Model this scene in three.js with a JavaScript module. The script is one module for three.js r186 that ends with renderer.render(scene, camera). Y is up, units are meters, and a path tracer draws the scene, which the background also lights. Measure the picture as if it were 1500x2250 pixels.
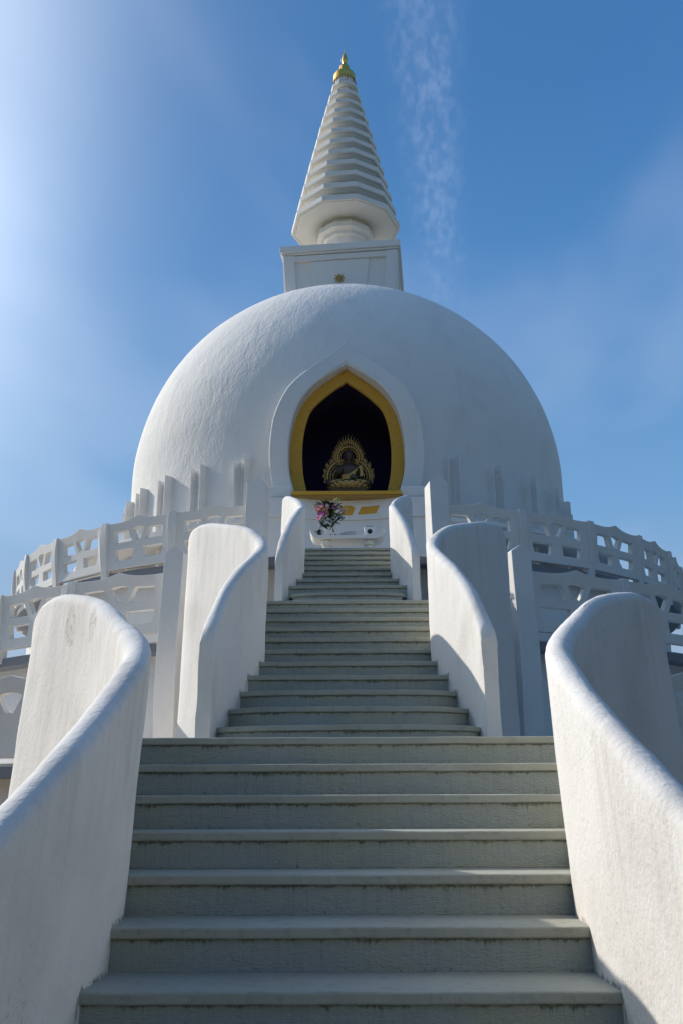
import * as THREE from 'three';
import { mergeGeometries, mergeVertices, toCreasedNormals } from 'three/addons/utils/BufferGeometryUtils.js';
import { RoundedBoxGeometry } from 'three/addons/geometries/RoundedBoxGeometry.js';
import { MarchingCubes } from 'three/addons/objects/MarchingCubes.js';
import { Brush, Evaluator, SUBTRACTION } from 'three-bvh-csg';

// ---------------------------------------------------------------- camera, sky, sun, exposure
const EYE = 1.668;                                   // camera height above the ground (the steps are 0.165 m each)
const scene = new THREE.Scene();
const camera = new THREE.PerspectiveCamera(59.9, 682 / 1024, 0.05, 6000);
camera.position.set(0, EYE, 0);
camera.rotation.order = 'YXZ';
camera.rotation.set(0.3045, 0.0066, -0.0038);

const SUN_LEFT = 62 * Math.PI / 180, SUN_UP = 32 * Math.PI / 180;   // left of the view direction, behind the monument
const sunDir = new THREE.Vector3(-Math.sin(SUN_LEFT) * Math.cos(SUN_UP), Math.sin(SUN_UP), -Math.cos(SUN_LEFT) * Math.cos(SUN_UP));
const sun = new THREE.DirectionalLight(new THREE.Color(1, 0.94, 0.86), 3.85);
sun.position.copy(sunDir).multiplyScalar(90).add(new THREE.Vector3(0, 6, -16));
sun.target.position.set(0, 6, -16); scene.add(sun, sun.target);
sun.castShadow = true; sun.shadow.radius = 1;
Object.assign(sun.shadow.camera, { left: -32, right: 32, top: 32, bottom: -32, near: 1, far: 200 });
sun.shadow.mapSize.set(4096, 4096);

function rng(seed) { let a = seed >>> 0; return () => { a = (a + 0x6D2B79F5) | 0; let t = Math.imul(a ^ (a >>> 15), 1 | a); t = (t + Math.imul(t ^ (t >>> 7), 61 | t)) ^ t; return ((t ^ (t >>> 14)) >>> 0) / 4294967296; }; }
const hash2 = (x, y, s) => { let h = Math.imul(x, 374761393) ^ Math.imul(y, 668265263) ^ Math.imul(s, 2147483647 ^ 0x5bd1e995); h = Math.imul(h ^ (h >>> 13), 1274126177); return ((h ^ (h >>> 16)) >>> 0) / 4294967296; };
function vnoise(x, y, px, py, s) {                   // periodic value noise
  const xi = Math.floor(x), yi = Math.floor(y), fx = x - xi, fy = y - yi, u = fx * fx * (3 - 2 * fx), v = fy * fy * (3 - 2 * fy);
  const m = (a, n) => ((a % n) + n) % n, x0 = m(xi, px), x1 = m(xi + 1, px), y0 = m(yi, py), y1 = m(yi + 1, py);
  const a = hash2(x0, y0, s), b = hash2(x1, y0, s), c = hash2(x0, y1, s), d = hash2(x1, y1, s);
  return a + (b - a) * u + (c - a) * v + (a - b - c + d) * u * v;
}
function fbm(x, y, px, py, s, oct = 5, gain = 0.5) { let v = 0, a = 0.5, n = 0; for (let i = 0; i < oct; i++) { v += a * vnoise(x, y, px, py, s + i * 17); n += a; x *= 2; y *= 2; px *= 2; py *= 2; a *= gain; } return v / n; }
const clamp = (x, a = 0, b = 1) => Math.min(b, Math.max(a, x)), sstep = (a, b, x) => { const t = clamp((x - a) / (b - a)); return t * t * (3 - 2 * t); };

{ // the sky: clear blue with haze round the sun, faint cirrus and one broken contrail
  const W = 4096, H = 2048, data = new Float32Array(W * H * 4);
  const tab = [[0, 0.60, 0.58, 0.54], [0.12, 0.36, 0.49, 0.66], [0.29, 0.190, 0.400, 0.70], [0.53, 0.088, 0.262, 0.575], [0.67, 0.060, 0.205, 0.490], [1, 0.042, 0.16, 0.41]];
  const dirOf = (az, el) => new THREE.Vector3(Math.sin(az) * Math.cos(el), Math.sin(el), -Math.cos(az) * Math.cos(el));
  const c0 = dirOf(0.1071, 0.8235), c1 = dirOf(0.1251, 0.5531);          // the contrail lies along a great circle through two directions
  const pole = new THREE.Vector3().crossVectors(c0, c1).normalize(), along = new THREE.Vector3().crossVectors(pole, c0).normalize();
  for (let j = 0; j < H; j++) {
    const el = ((j + 0.5) / H - 0.5) * Math.PI, sy = Math.sin(el), cy = Math.cos(el), e = Math.max(0, sy);
    let k = 1; while (k < tab.length - 1 && tab[k][0] < e) k++;
    const f = (e - tab[k - 1][0]) / (tab[k][0] - tab[k - 1][0]), base = [1, 2, 3].map((c) => tab[k - 1][c] + (tab[k][c] - tab[k - 1][c]) * f);
    for (let i = 0; i < W; i++) {
      const an = ((i + 0.5) / W - 0.5) * 2 * Math.PI, x = Math.cos(an) * cy, z = Math.sin(an) * cy;
      let [r, g, b] = base;
      if (sy > 0) {
        const ang = Math.acos(clamp(x * sunDir.x + sy * sunDir.y + z * sunDir.z, -1, 1)) * 180 / Math.PI;
        const st = fbm((x * 3 + z * 1.2 + 9) * 1.5, (sy * 2.0 - z * 0.9 + 9) * 4.2, 4096, 4096, 40, 4, 0.5);
        const au = 0.74 / (1 + Math.exp((ang - 32.4) / 3.0)) * (0.75 + 0.5 * st) + 0.085 * Math.exp(-(ang - 36) / 9);
        r += au * 0.86; g += au * 0.90; b += au * 0.90;
        const wisp = sstep(0.38, 0.75, st) * sstep(0.02, 0.25, e) * 0.085;
        r += wisp; g += wisp * 0.86; b += wisp * 0.72;
        const d = Math.asin(clamp(x * pole.x + sy * pole.y + z * pole.z, -1, 1)), s = Math.atan2(x * along.x + sy * along.y + z * along.z, x * c0.x + sy * c0.y + z * c0.z);
        if (Math.abs(d) < 0.08 && Math.abs(s) < 1.2) {
          const w = 0.036 - 0.050 * clamp(s, -0.2, 0.4), q = (d + 0.006 * (fbm(s * 40 + 20, 3, 4096, 4096, 60, 3) - 0.5)) / w;
          const puff = fbm(s * 105 + 200, d * 170 + 50, 8192, 8192, 80, 5, 0.62), big = fbm(s * 16 + 400, d * 22 + 90, 8192, 8192, 90, 3);
          const m = Math.exp(-Math.pow(Math.abs(q), 3.2) * 1.1) * (0.22 + 0.78 * sstep(0.32, 0.82, puff)) * (0.3 + 1.1 * big) * sstep(0.42, 0.16, s);
          r += m * 0.105; g += m * 0.10; b += m * 0.095;
        }
      }
      const o = (j * W + i) * 4; data[o] = r; data[o + 1] = g; data[o + 2] = b; data[o + 3] = 1;
    }
  }
  const t = new THREE.DataTexture(data, W, H, THREE.RGBAFormat, THREE.FloatType);
  t.mapping = THREE.EquirectangularReflectionMapping; t.magFilter = t.minFilter = THREE.LinearFilter; t.wrapS = THREE.RepeatWrapping; t.needsUpdate = true;
  scene.background = t; scene.environment = t;
}
const renderer = new THREE.WebGLRenderer({ antialias: true });
renderer.setSize(682, 1024);
renderer.toneMapping = THREE.LinearToneMapping; renderer.toneMappingExposure = 0.94;
renderer.shadowMap.enabled = true; renderer.shadowMap.type = THREE.PCFSoftShadowMap;

// ---------------------------------------------------------------- textures and materials
function tex(w, h, fn, srgb, rep) {
  const d = new Uint8Array(w * h * 4);
  for (let j = 0; j < h; j++) for (let i = 0; i < w; i++) { const c = fn(i / w, j / h, i, j), o = (j * w + i) * 4; if (typeof c === 'number') { d[o] = d[o + 1] = d[o + 2] = clamp(c) * 255; } else { d[o] = clamp(c[0]) * 255; d[o + 1] = clamp(c[1]) * 255; d[o + 2] = clamp(c[2]) * 255; } d[o + 3] = 255; }
  const t = new THREE.DataTexture(d, w, h); t.wrapS = t.wrapT = THREE.RepeatWrapping; t.magFilter = THREE.LinearFilter; t.minFilter = THREE.LinearMipmapLinearFilter; t.generateMipmaps = true;
  if (srgb) t.colorSpace = THREE.SRGBColorSpace; if (rep) t.repeat.set(1 / rep[0], 1 / rep[1]); t.needsUpdate = true; return t;
}
const S = (v) => v <= 0.0031308 ? 12.92 * v : 1.055 * Math.pow(v, 1 / 2.4) - 0.055;   // linear to sRGB
const L3 = (r, g, b) => new THREE.Color().setRGB(r, g, b);
// fine render coat: sand grain and trowel drags
const grainBump = tex(1024, 1024, (u, v) => 0.45 * fbm(u * 12, v * 12, 12, 12, 1, 6, 0.6) + 0.35 * fbm(u * 90, v * 90, 90, 90, 7, 3, 0.7) + 0.25 * fbm(u * 26, v * 9, 26, 9, 11, 4), false, [1.6, 1.6]);
const roughBump = tex(1024, 1024, (u, v) => 0.5 * fbm(u * 9, v * 7, 9, 7, 21, 7, 0.62) + 0.3 * fbm(u * 22, v * 8, 22, 8, 27, 5, 0.6) + 0.25 * fbm(u * 70, v * 60, 70, 60, 31, 3, 0.7), false, [3.2, 3.2]);
const plasterFn = (dirt, run) => (u, v) => {
  const a = fbm(u * 5, v * 5, 5, 5, 3, 6), s = fbm(u * 34, v * 2, 34, 2, 13, 5, 0.6), f = fbm(u * 120, v * 120, 120, 120, 23, 2);
  let k = 0.97 - dirt * sstep(0.48, 0.78, a) - run * sstep(0.52, 0.8, s) * sstep(0.35, 0.7, a) - 0.03 * (f - 0.5);
  const sp = vnoise(u * 260, v * 260, 260, 260, 77); if (sp > 0.985) k -= 0.25 * (sp - 0.985) / 0.015 * dirt * 3;
  const w = 0.012 * sstep(0.5, 0.8, s);
  return [S(k * 0.825), S(k * (0.787 - w * 0.5)), S(k * (0.728 - w))];
};
const plasterMap = tex(1024, 1024, plasterFn(0.055, 0.04), true, [2.9, 2.9]);
const stainMap = tex(1024, 1024, plasterFn(0.10, 0.12), true, [2.3, 2.6]);
const std = (o) => new THREE.MeshStandardMaterial({ side: THREE.DoubleSide, ...o });
const M = {
  plaster: std({ map: plasterMap, roughness: 0.92, bumpMap: grainBump, bumpScale: 0.0045 }),
  stained: std({ map: stainMap, roughness: 0.93, bumpMap: grainBump, bumpScale: 0.007 }),
  dome: std({ map: plasterMap, roughness: 0.9, bumpMap: roughBump, bumpScale: 0.030 }),
  smooth: std({ color: L3(0.80, 0.765, 0.71), roughness: 0.85, bumpMap: grainBump, bumpScale: 0.0015 }),
  slab: std({ color: L3(0.235, 0.235, 0.25), roughness: 0.9, bumpMap: grainBump, bumpScale: 0.002 }),
  ochre: std({ color: L3(0.66, 0.345, 0.025), roughness: 0.55, bumpMap: grainBump, bumpScale: 0.001 }),
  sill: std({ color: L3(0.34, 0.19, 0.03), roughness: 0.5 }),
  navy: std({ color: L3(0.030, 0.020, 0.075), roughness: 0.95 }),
  gold: std({ color: L3(0.96, 0.55, 0.11), metalness: 1, roughness: 0.28 }),
  leafGold: std({ color: L3(0.78, 0.45, 0.14), metalness: 0.8, roughness: 0.36 }),
  bronze: std({ color: L3(0.11, 0.075, 0.045), metalness: 0.35, roughness: 0.45 }),
  wheelGold: std({ color: L3(0.50, 0.31, 0.06), metalness: 0.5, roughness: 0.45 }),
  wood: std({ color: L3(0.15, 0.07, 0.025), roughness: 0.6 }),
  rust: std({ color: L3(0.10, 0.05, 0.025), roughness: 0.8 }),
  ceramic: std({ color: L3(0.82, 0.81, 0.78), roughness: 0.3 }),
  stone: std({ color: L3(0.52, 0.51, 0.48), roughness: 0.95, bumpMap: grainBump, bumpScale: 0.01 }),
  black: std({ color: L3(0.012, 0.012, 0.014), roughness: 0.5 }),
  greenPot: std({ color: L3(0.02, 0.055, 0.035), roughness: 0.3 }),
  blueGlass: std({ color: L3(0.01, 0.015, 0.10), roughness: 0.2 }),
};
// risers: grey floor paint with dark algae under the nosing, drips and chips
const riserTexFn = (seed) => (u, v) => {
  const a = fbm(u * 6, v * 1.0, 6, 1, seed, 5), dr = fbm(u * 380, v * 1, 380, 1, seed + 3, 3, 0.75), f = fbm(u * 300, v * 14, 300, 14, seed + 9, 3, 0.7);
  let k = 0.95 + 0.14 * (a - 0.5) + 0.10 * (f - 0.5);
  const pat = fbm(u * 34, 0.5, 34, 1, seed + 5, 5, 0.7), len = 0.06 + 0.20 * pat * pat + 0.40 * Math.pow(dr, 3) * sstep(0.30, 0.7, pat);
  const al = sstep(1 - len, 1 - len * 0.4, v) * (0.45 + 0.55 * sstep(0.28, 0.62, fbm(u * 260, v * 8, 260, 8, seed + 12, 4, 0.65)));
  k *= 1 - 0.60 * al; k *= 1 - 0.09 * sstep(0.45, 0.8, dr);
  const base = sstep(0.05, 0.0, v) * sstep(0.45, 0.65, fbm(u * 120, 0.3, 120, 1, seed + 20, 4)); k *= 1 - 0.45 * base;
  const sp = vnoise(u * 300, v * 15, 300, 15, seed + 31) * (0.75 + 0.25 * sstep(0.75, 0.1, v)); k *= 1 - 0.7 * sstep(0.93, 0.985, sp);
  const ch = fbm(u * 150, v * 9, 150, 9, seed + 41, 3, 0.6) * (0.8 + 0.2 * sstep(0.6, 0.1, v)); if (ch > 0.80) k *= 0.55;
  const warm = sstep(0.45, 0.75, fbm(u * 9, v * 1, 9, 1, seed + 51, 4)) * 0.10;
  return [S(k * (0.365 + warm * 0.28)), S(k * (0.395 + warm * 0.18)), S(k * (0.36 - warm * 0.25 - al * 0.05))];
};
const riserBump = tex(1024, 256, (u, v) => 0.5 * fbm(u * 60, v * 5, 60, 5, 201, 5, 0.65) + 0.5 * fbm(u * 260, v * 24, 260, 24, 207, 3, 0.7) , false);
M.risers = [100, 160, 220].map((s) => std({ map: tex(2048, 128, riserTexFn(s), true), roughness: 0.85, bumpMap: riserBump, bumpScale: 0.009 }));
M.tread = std({ map: tex(1024, 1024, (u, v) => { const k = 0.95 + 0.2 * (fbm(u * 8, v * 8, 8, 8, 301, 6) - 0.5) - 0.12 * sstep(0.6, 0.76, fbm(u * 50, v * 50, 50, 50, 309, 4)) - (vnoise(u * 230, v * 230, 230, 230, 313) > 0.985 ? 0.4 : 0); const w = fbm(u * 5, v * 5, 5, 5, 321, 4); return [S(k * (0.385 + 0.05 * (w - 0.5))), S(k * 0.390), S(k * (0.325 - 0.05 * (w - 0.5)))]; }, true, [1.7, 1.7]), roughness: 0.85, bumpMap: grainBump, bumpScale: 0.004 });

// ---------------------------------------------------------------- helpers
const taken = new Map();
function numbered(n) { const k = taken.get(n) || 0; taken.set(n, k + 1); return k ? n + '_' + String(k).padStart(3, '0') : n; }
function shadow(o) { o.castShadow = o.receiveShadow = true; return o; }
function part(name, geo, mat, parent) { const m = shadow(new THREE.Mesh(geo, mat)); m.name = name; parent.add(m); return m; }
function thing(name, label, category, pos = [0, 0, 0], group, turn = 0) { const g = new THREE.Group(); g.name = numbered(name); g.position.set(...pos); g.rotation.y = turn; g.userData = { label, category }; if (group) g.userData.group = group; scene.add(g); return g; }
function solo(name, geo, mat, label, category, pos = [0, 0, 0], group) { const m = shadow(new THREE.Mesh(geo, mat)); m.name = numbered(name); m.position.set(...pos); m.userData = { label, category }; if (group) m.userData.group = group; scene.add(m); return m; }
function struct(name, geo, mat, pos = [0, 0, 0]) { const m = shadow(new THREE.Mesh(geo, mat)); m.name = name; m.position.set(...pos); m.userData.kind = 'structure'; scene.add(m); return m; }
function boxUV(g) {                                   // uv in metres from the dominant axis of each face
  const n = g.index ? g.toNonIndexed() : g, p = n.attributes.position, uv = new Float32Array(p.count * 2), a = new THREE.Vector3(), b = new THREE.Vector3(), c = new THREE.Vector3(), q = new THREE.Vector3();
  for (let i = 0; i < p.count; i += 3) {
    a.fromBufferAttribute(p, i); b.fromBufferAttribute(p, i + 1); c.fromBufferAttribute(p, i + 2); q.subVectors(b, a).cross(c.clone().sub(a));
    const ax = Math.abs(q.x), ay = Math.abs(q.y), az = Math.abs(q.z);
    [a, b, c].forEach((w, k) => { const o = (i + k) * 2; if (ay >= ax && ay >= az) { uv[o] = w.x; uv[o + 1] = w.z; } else if (ax >= az) { uv[o] = w.z; uv[o + 1] = w.y; } else { uv[o] = w.x; uv[o + 1] = w.y; } });
  }
  n.setAttribute('uv', new THREE.BufferAttribute(uv, 2)); return n;
}
const merge = (l) => mergeGeometries(l.map((g) => { const n = g.index ? g.toNonIndexed() : g; for (const k of Object.keys(n.attributes)) if (!['position', 'normal', 'uv'].includes(k)) n.deleteAttribute(k); return n; }));
function box(w, h, d, x = 0, y = 0, z = 0, r = 0.01) { const g = r ? new RoundedBoxGeometry(w, h, d, 2, Math.min(r, w / 2.01, h / 2.01, d / 2.01)) : new THREE.BoxGeometry(w, h, d); g.translate(x, y, z); return boxUV(g); }
function lathe(pts, seg, rot = 0, crease = 0.4, gap = 0) { const g = new THREE.LatheGeometry(pts.map(([r, y]) => new THREE.Vector2(Math.max(r, 1e-4), y)), seg, gap, Math.PI * 2 - 2 * gap); g.rotateY(rot); return toCreasedNormals(g, crease); }
function cyl(r0, r1, h, x, y, z, seg = 24) { const g = new THREE.CylinderGeometry(r1, r0, h, seg); g.translate(x, y + h / 2, z); return g.toNonIndexed(); }
function grid(nu, nv, fn, closeU = false) {           // a sheet of nu x nv cells; fn(i, j) -> [x, y, z, u, v]
  const P = [], U = [], I = [];
  for (let j = 0; j <= nv; j++) for (let i = 0; i <= nu; i++) { const r = fn(i, j); P.push(r[0], r[1], r[2]); U.push(r[3] ?? 0, r[4] ?? 0); }
  for (let j = 0; j < nv; j++) for (let i = 0; i < nu; i++) { const a = j * (nu + 1) + i, b = a + 1, c = a + nu + 1, d = c + 1; I.push(a, b, d, a, d, c); }
  const g = new THREE.BufferGeometry(); g.setAttribute('position', new THREE.Float32BufferAttribute(P, 3)); g.setAttribute('uv', new THREE.Float32BufferAttribute(U, 2)); g.setIndex(I); g.computeVertexNormals(); return g;
}
// levels (world heights) and the axis of the monument
const RISE = 0.165, GO = 0.336, Y1 = 12 * RISE, Y2 = 23 * RISE, Y3 = 33 * RISE, AX = 22;
const W = (Y) => Y + EYE;                              // height above the eye -> world height
const interp = (tab, z) => { if (z <= tab[0][0]) return tab[0][1]; for (let i = 1; i < tab.length; i++) if (z <= tab[i][0]) { const [a, b] = tab[i - 1], [c, d] = tab[i]; return b + (d - b) * (z - a) / (c - a); } return tab[tab.length - 1][1]; };

// ---------------------------------------------------------------- ground
{
  const g = new THREE.CircleGeometry(2500, 96); g.rotateX(-Math.PI / 2);
  const n = boxUV(g);
  struct('ground', n, std({ map: tex(512, 512, (u, v) => { const a = fbm(u * 6, v * 6, 6, 6, 401, 6, 0.6), b = fbm(u * 60, v * 60, 60, 60, 409, 3, 0.7); const k = 0.6 + 0.5 * a + 0.4 * (b - 0.5); return [S(0.085 * k), S(0.105 * k), S(0.038 * k)]; }, true, [7, 7]), roughness: 1 }));
  const pv = new THREE.CircleGeometry(19, 96); pv.rotateX(-Math.PI / 2);
  struct('added_bounce_gravel', boxUV(pv), std({ map: tex(512, 512, (u, v) => { const k = 0.85 + 0.5 * (fbm(u * 40, v * 40, 40, 40, 431, 4, 0.75) - 0.5) + 0.25 * (fbm(u * 4, v * 4, 4, 4, 433, 4) - 0.5); return [S(0.28 * k), S(0.215 * k), S(0.14 * k)]; }, true, [2.2, 2.2]), roughness: 1, bumpMap: grainBump, bumpScale: 0.01 }), [0, 0.004, -14]);  // unseen gravel disc, added to throw warm light up onto the plaster
}

// ---------------------------------------------------------------- balustrades
const paths = {
  1: { x: [[1.85, 1.42], [2.3, 1.24], [2.7, 1.13], [3.1, 1.055], [3.5, 1.015], [3.9, 1.0], [4.15, 1.02], [4.4, 1.10], [4.7, 1.25], [5.05, 1.45], [5.4, 1.68], [5.7, 1.90], [6.0, 2.12]], y: [[1.85, -0.72], [2.2, -0.47], [2.5, -0.27], [2.85, -0.06], [3.1, 0.085], [3.4, 0.25], [3.7, 0.42], [4.0, 0.575], [4.25, 0.69], [4.5, 0.80], [4.7, 0.89], [5.05, 1.055], [5.4, 1.165], [5.7, 1.225], [6.0, 1.21]], base: 0, half: 0.066, lean: 0.05 },
  2: { x: [[6.98, 1.15], [7.4, 1.08], [7.7, 1.01], [8.1, 0.925], [8.5, 0.885], [8.8, 0.94], [9.1, 1.09], [9.6, 1.39], [10.0, 1.65], [10.3, 1.84], [10.5, 1.93]], y: [[6.98, 1.22], [7.2, 1.42], [7.4, 1.65], [7.7, 1.89], [8.1, 2.13], [8.5, 2.34], [8.8, 2.51], [9.1, 2.69], [9.6, 2.88], [10.0, 3.01], [10.3, 3.05], [10.5, 3.03]], base: Y1 - 0.02, half: 0.064, lean: 0.01 },
  3: { x: [[11.38, 0.94], [11.6, 0.885], [11.9, 0.81], [12.2, 0.735], [12.5, 0.712], [12.8, 0.77], [13.1, 0.89], [13.4, 1.02]], y: [[11.38, 3.03], [11.6, 3.35], [11.9, 3.66], [12.2, 3.89], [12.5, 4.03], [12.8, 4.21], [13.1, 4.37], [13.4, 4.49]], base: Y2 - 0.02, half: 0.058, lean: 0.01 },
};
const curves = {};
for (const k of [1, 2, 3]) { const p = paths[k]; curves[k] = new THREE.CatmullRomCurve3(p.x.map(([z, x]) => new THREE.Vector3(x - 0.042, W(interp(p.y, z)), -z)), false, 'centripetal'); }
function balustradeGeo(k, side) {
  const p = paths[k], c = curves[k], len = c.getLength(), N = Math.round(len / 0.035), half = p.half, NV = 16, NA = 12;
  const ring = NV * 2 + NA, seed = 500 + k * 10 + (side > 0 ? 5 : 0), P = [], U = [], I = [];
  const nz = (s, y, w) => (fbm(s * 2.2 + 40, y * 2.2 + 40 + w * 13, 4096, 4096, seed, 4, 0.55) - 0.5);
  for (let i = 0; i <= N; i++) {
    const t = i / N, q = c.getPointAt(t), d = c.getTangentAt(t); d.y = 0; d.normalize();
    const nx = -d.z, nzv = d.x, s = t * len;            // horizontal normal
    const left = len - s, edge = Math.min(1, left / 0.16), e2 = Math.min(1, s / 0.06);
    const top = q.y - 0.12 * (1 - Math.sqrt(1 - (1 - edge) ** 2)) - 0.05 * (1 - e2) ** 2 + 0.012 * nz(s * 0.8, 0, 3), h = half * (0.86 + 0.14 * Math.sqrt(1 - (1 - edge) ** 2)) * (0.92 + 0.08 * e2);
    for (let j = 0; j <= ring; j++) {
      let off, y, w;
      if (j < NV) { const a = j / NV; y = p.base + (top - h - p.base) * a; off = -h; w = 0; }
      else if (j <= NV + NA) { const a = (j - NV) / NA * Math.PI; off = -Math.cos(a) * h; y = top - h + Math.sin(a) * h; w = 0; }
      else { const a = 1 - (j - NV - NA) / NV; y = p.base + (top - h - p.base) * a; off = h; w = 1; }
      const wob = 0.022 * nz(s, y, w) + 0.010 * nz(s * 3.1, y * 3.1, w + 2), o2 = off * (1 + 0.0) + Math.sign(off || 1) * wob;
      const lean = p.lean * (top - y);
      P.push(side * (q.x + nx * o2 + lean), y, q.z + nzv * o2); U.push(s, j <= NV ? y : j <= NV + NA ? top - h + (j - NV) / NA * Math.PI * h : 2 * (top - h) + Math.PI * h - y);
    }
  }
  const R = ring + 1;
  for (let i = 0; i < N; i++) for (let j = 0; j < ring; j++) { const a = i * R + j, b = a + 1, cc = a + R, dd = cc + 1; I.push(a, cc, dd, a, dd, b); }
  for (const i of [0, N]) { const m = ring / 2, o = P.length / 3;
    for (let j = 0; j < m; j++) for (const q of [i * R + j, i * R + ring - j]) { const w = q === i * R + j ? 0 : 1; P.push(P[q * 3], P[q * 3 + 1], P[q * 3 + 2]); U.push((i ? len - 0.15 : 0.02) + w * 2 * half, Math.min(P[q * 3 + 1], c.getPointAt(i / N).y - half)); }
    for (let j = 0; j < m - 1; j++) { const a = o + j * 2; I.push(a, a + 2, a + 3, a, a + 3, a + 1); } }
  const g = new THREE.BufferGeometry(); g.setAttribute('position', new THREE.Float32BufferAttribute(P, 3)); g.setAttribute('uv', new THREE.Float32BufferAttribute(U, 2)); g.setIndex(I);
  return toCreasedNormals(g, 0.7);
}
// each balustrade wears its own coat: drips under the rim, scars and hairline cracks, grime where the steps meet it
const stairs = { 1: [1.828, 0, 12], 2: [6.849, Y1, 11], 3: [10.936, Y2, 10] };
function balustradeMat(k, side, scars) {
  const p = paths[k], c = curves[k], len = c.getLength(), half = p.half, n = k === 3 ? 512 : 1024, seed = 1500 + k * 31 + (side > 0 ? 400 : 0);
  const col = Array.from({ length: n }, (_, i) => { const q = c.getPointAt((i + 0.5) / n); return { y: q.y, z: -q.z }; });
  const vmax = 2 * Math.max(...col.map((q) => q.y)) + 0.3 - p.base, [z0, y0, cnt] = stairs[k];
  const marks = scars.map(([z, dy, w, r, type]) => { let bi = 0; col.forEach((q, i) => { if (Math.abs(q.z - z) < Math.abs(col[bi].z - z)) bi = i; }); const top = col[bi].y; return { s: bi / n * len, v: w ? 2 * (top - half) + Math.PI * half - (top - dy) : top - dy, r, type }; });
  const map = tex(n, n, (u, v, i) => {
    const s = u * len, vv = v * vmax + p.base, q = col[i], top = q.y - half, rim = top + Math.PI * half;
    const outer = vv > rim, y = outer ? top + rim - vv : Math.min(vv, top), below = Math.max(0, top - y);
    const a = fbm(s * 1.7 + 30, vv * 1.7 + 30, 4096, 4096, seed, 6, 0.55), f = fbm(s * 46 + 7, vv * 46 + 7, 8192, 8192, seed + 9, 3, 0.65), big = fbm(s * 0.6 + 11, vv * 0.6 + 11, 4096, 4096, seed + 15, 3);
    let kk = 0.985 - 0.10 * sstep(0.46, 0.8, a) - 0.05 * (f - 0.5) - 0.05 * sstep(0.5, 0.75, big), warm = 0.02 * sstep(0.45, 0.75, a);
    const st = fbm(s * 15 + 3, vv * 0.5 + 3, 8192, 4096, seed + 21, 5, 0.62), reach = 0.25 + 1.1 * fbm(s * 6 + 5, 1, 4096, 4096, seed + 27, 3);
    kk -= 0.085 * sstep(0.48, 0.76, st) * sstep(reach, reach * 0.3, below); 
    const pit = vnoise(s * 60 + 3, vv * 60 + 3, 16384, 16384, seed + 33); kk -= 0.22 * sstep(0.986, 0.996, pit);
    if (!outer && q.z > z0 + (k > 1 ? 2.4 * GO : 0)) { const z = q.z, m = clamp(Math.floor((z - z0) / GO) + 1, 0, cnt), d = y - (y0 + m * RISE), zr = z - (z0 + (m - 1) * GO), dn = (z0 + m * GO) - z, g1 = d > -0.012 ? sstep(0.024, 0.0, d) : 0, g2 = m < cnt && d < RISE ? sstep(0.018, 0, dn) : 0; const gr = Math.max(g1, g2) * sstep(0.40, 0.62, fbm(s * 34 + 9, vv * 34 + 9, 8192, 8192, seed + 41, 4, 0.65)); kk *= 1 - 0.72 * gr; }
    for (const mk of marks) { const d = Math.hypot(s - mk.s, (vv - mk.v) * 0.75) / mk.r; if (d < 1.3) {
      const n1 = fbm(s * 13 + mk.s * 7, vv * 13, 8192, 8192, seed + 51, 5, 0.6), n2 = fbm(s * 60, vv * 60 + 9, 8192, 8192, seed + 57, 3, 0.7);
      if (mk.type === 0) { const m = sstep(0.62, 0.50, d * (0.55 + 0.5 * n1) + 0.0) ; kk *= 1 - m * (0.08 + 0.30 * sstep(0.50, 0.68, n2)); }                                  // worn patch of bare render
      else { const l = Math.abs(n1 - 0.5) * sstep(1.3, 0.9, d) + (d > 1.2 ? 1 : 0); kk *= 1 - 0.32 * sstep(0.009, 0.002, l) * sstep(1.15, 0.4, d); }                          // hairline cracks
    } }
    return [S(kk * 0.825), S(kk * (0.787 - warm * 0.4)), S(kk * (0.73 - warm))];
  }, true, [len, vmax]);
  map.offset.set(0, -p.base / vmax);
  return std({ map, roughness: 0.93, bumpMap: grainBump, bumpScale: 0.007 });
}
// scars: height z along the steps, distance below the rim, face (0 inner, 1 outer), size, kind (0 worn patch, 1 cracks)
const SCARS = { '1-1': [[5.35, 0.20, 1, 0.14, 0], [5.0, 0.12, 1, 0.10, 0], [5.1, 0.5, 1, 0.30, 1], [3.0, 0.8, 0, 0.3, 1]], '11': [[3.6, 0.10, 0, 0.30, 1], [4.05, 0.12, 0, 0.2, 1], [3.4, 0.9, 0, 0.28, 1], [4.9, 0.3, 1, 0.25, 1]], '2-1': [[9.9, 0.25, 1, 0.25, 1], [7.6, 0.6, 0, 0.2, 1]], 21: [[8.55, 0.33, 0, 0.13, 0], [7.5, 0.7, 0, 0.3, 1]], '3-1': [], 31: [[12.0, 0.4, 0, 0.2, 1]] };
const sideWord = { '-1': 'left', 1: 'right' }, flightWord = { 1: 'nearest', 2: 'middle', 3: 'uppermost' };
for (const k of [1, 2, 3]) for (const s of [-1, 1]) solo('balustrade', balustradeGeo(k, s), balustradeMat(k, s, SCARS['' + k + s]), `curling white plaster balustrade on the ${sideWord[s]} of the ${flightWord[k]} flight of steps`, 'balustrade', [0, 0, 0], 'white curling stair balustrades');

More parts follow.
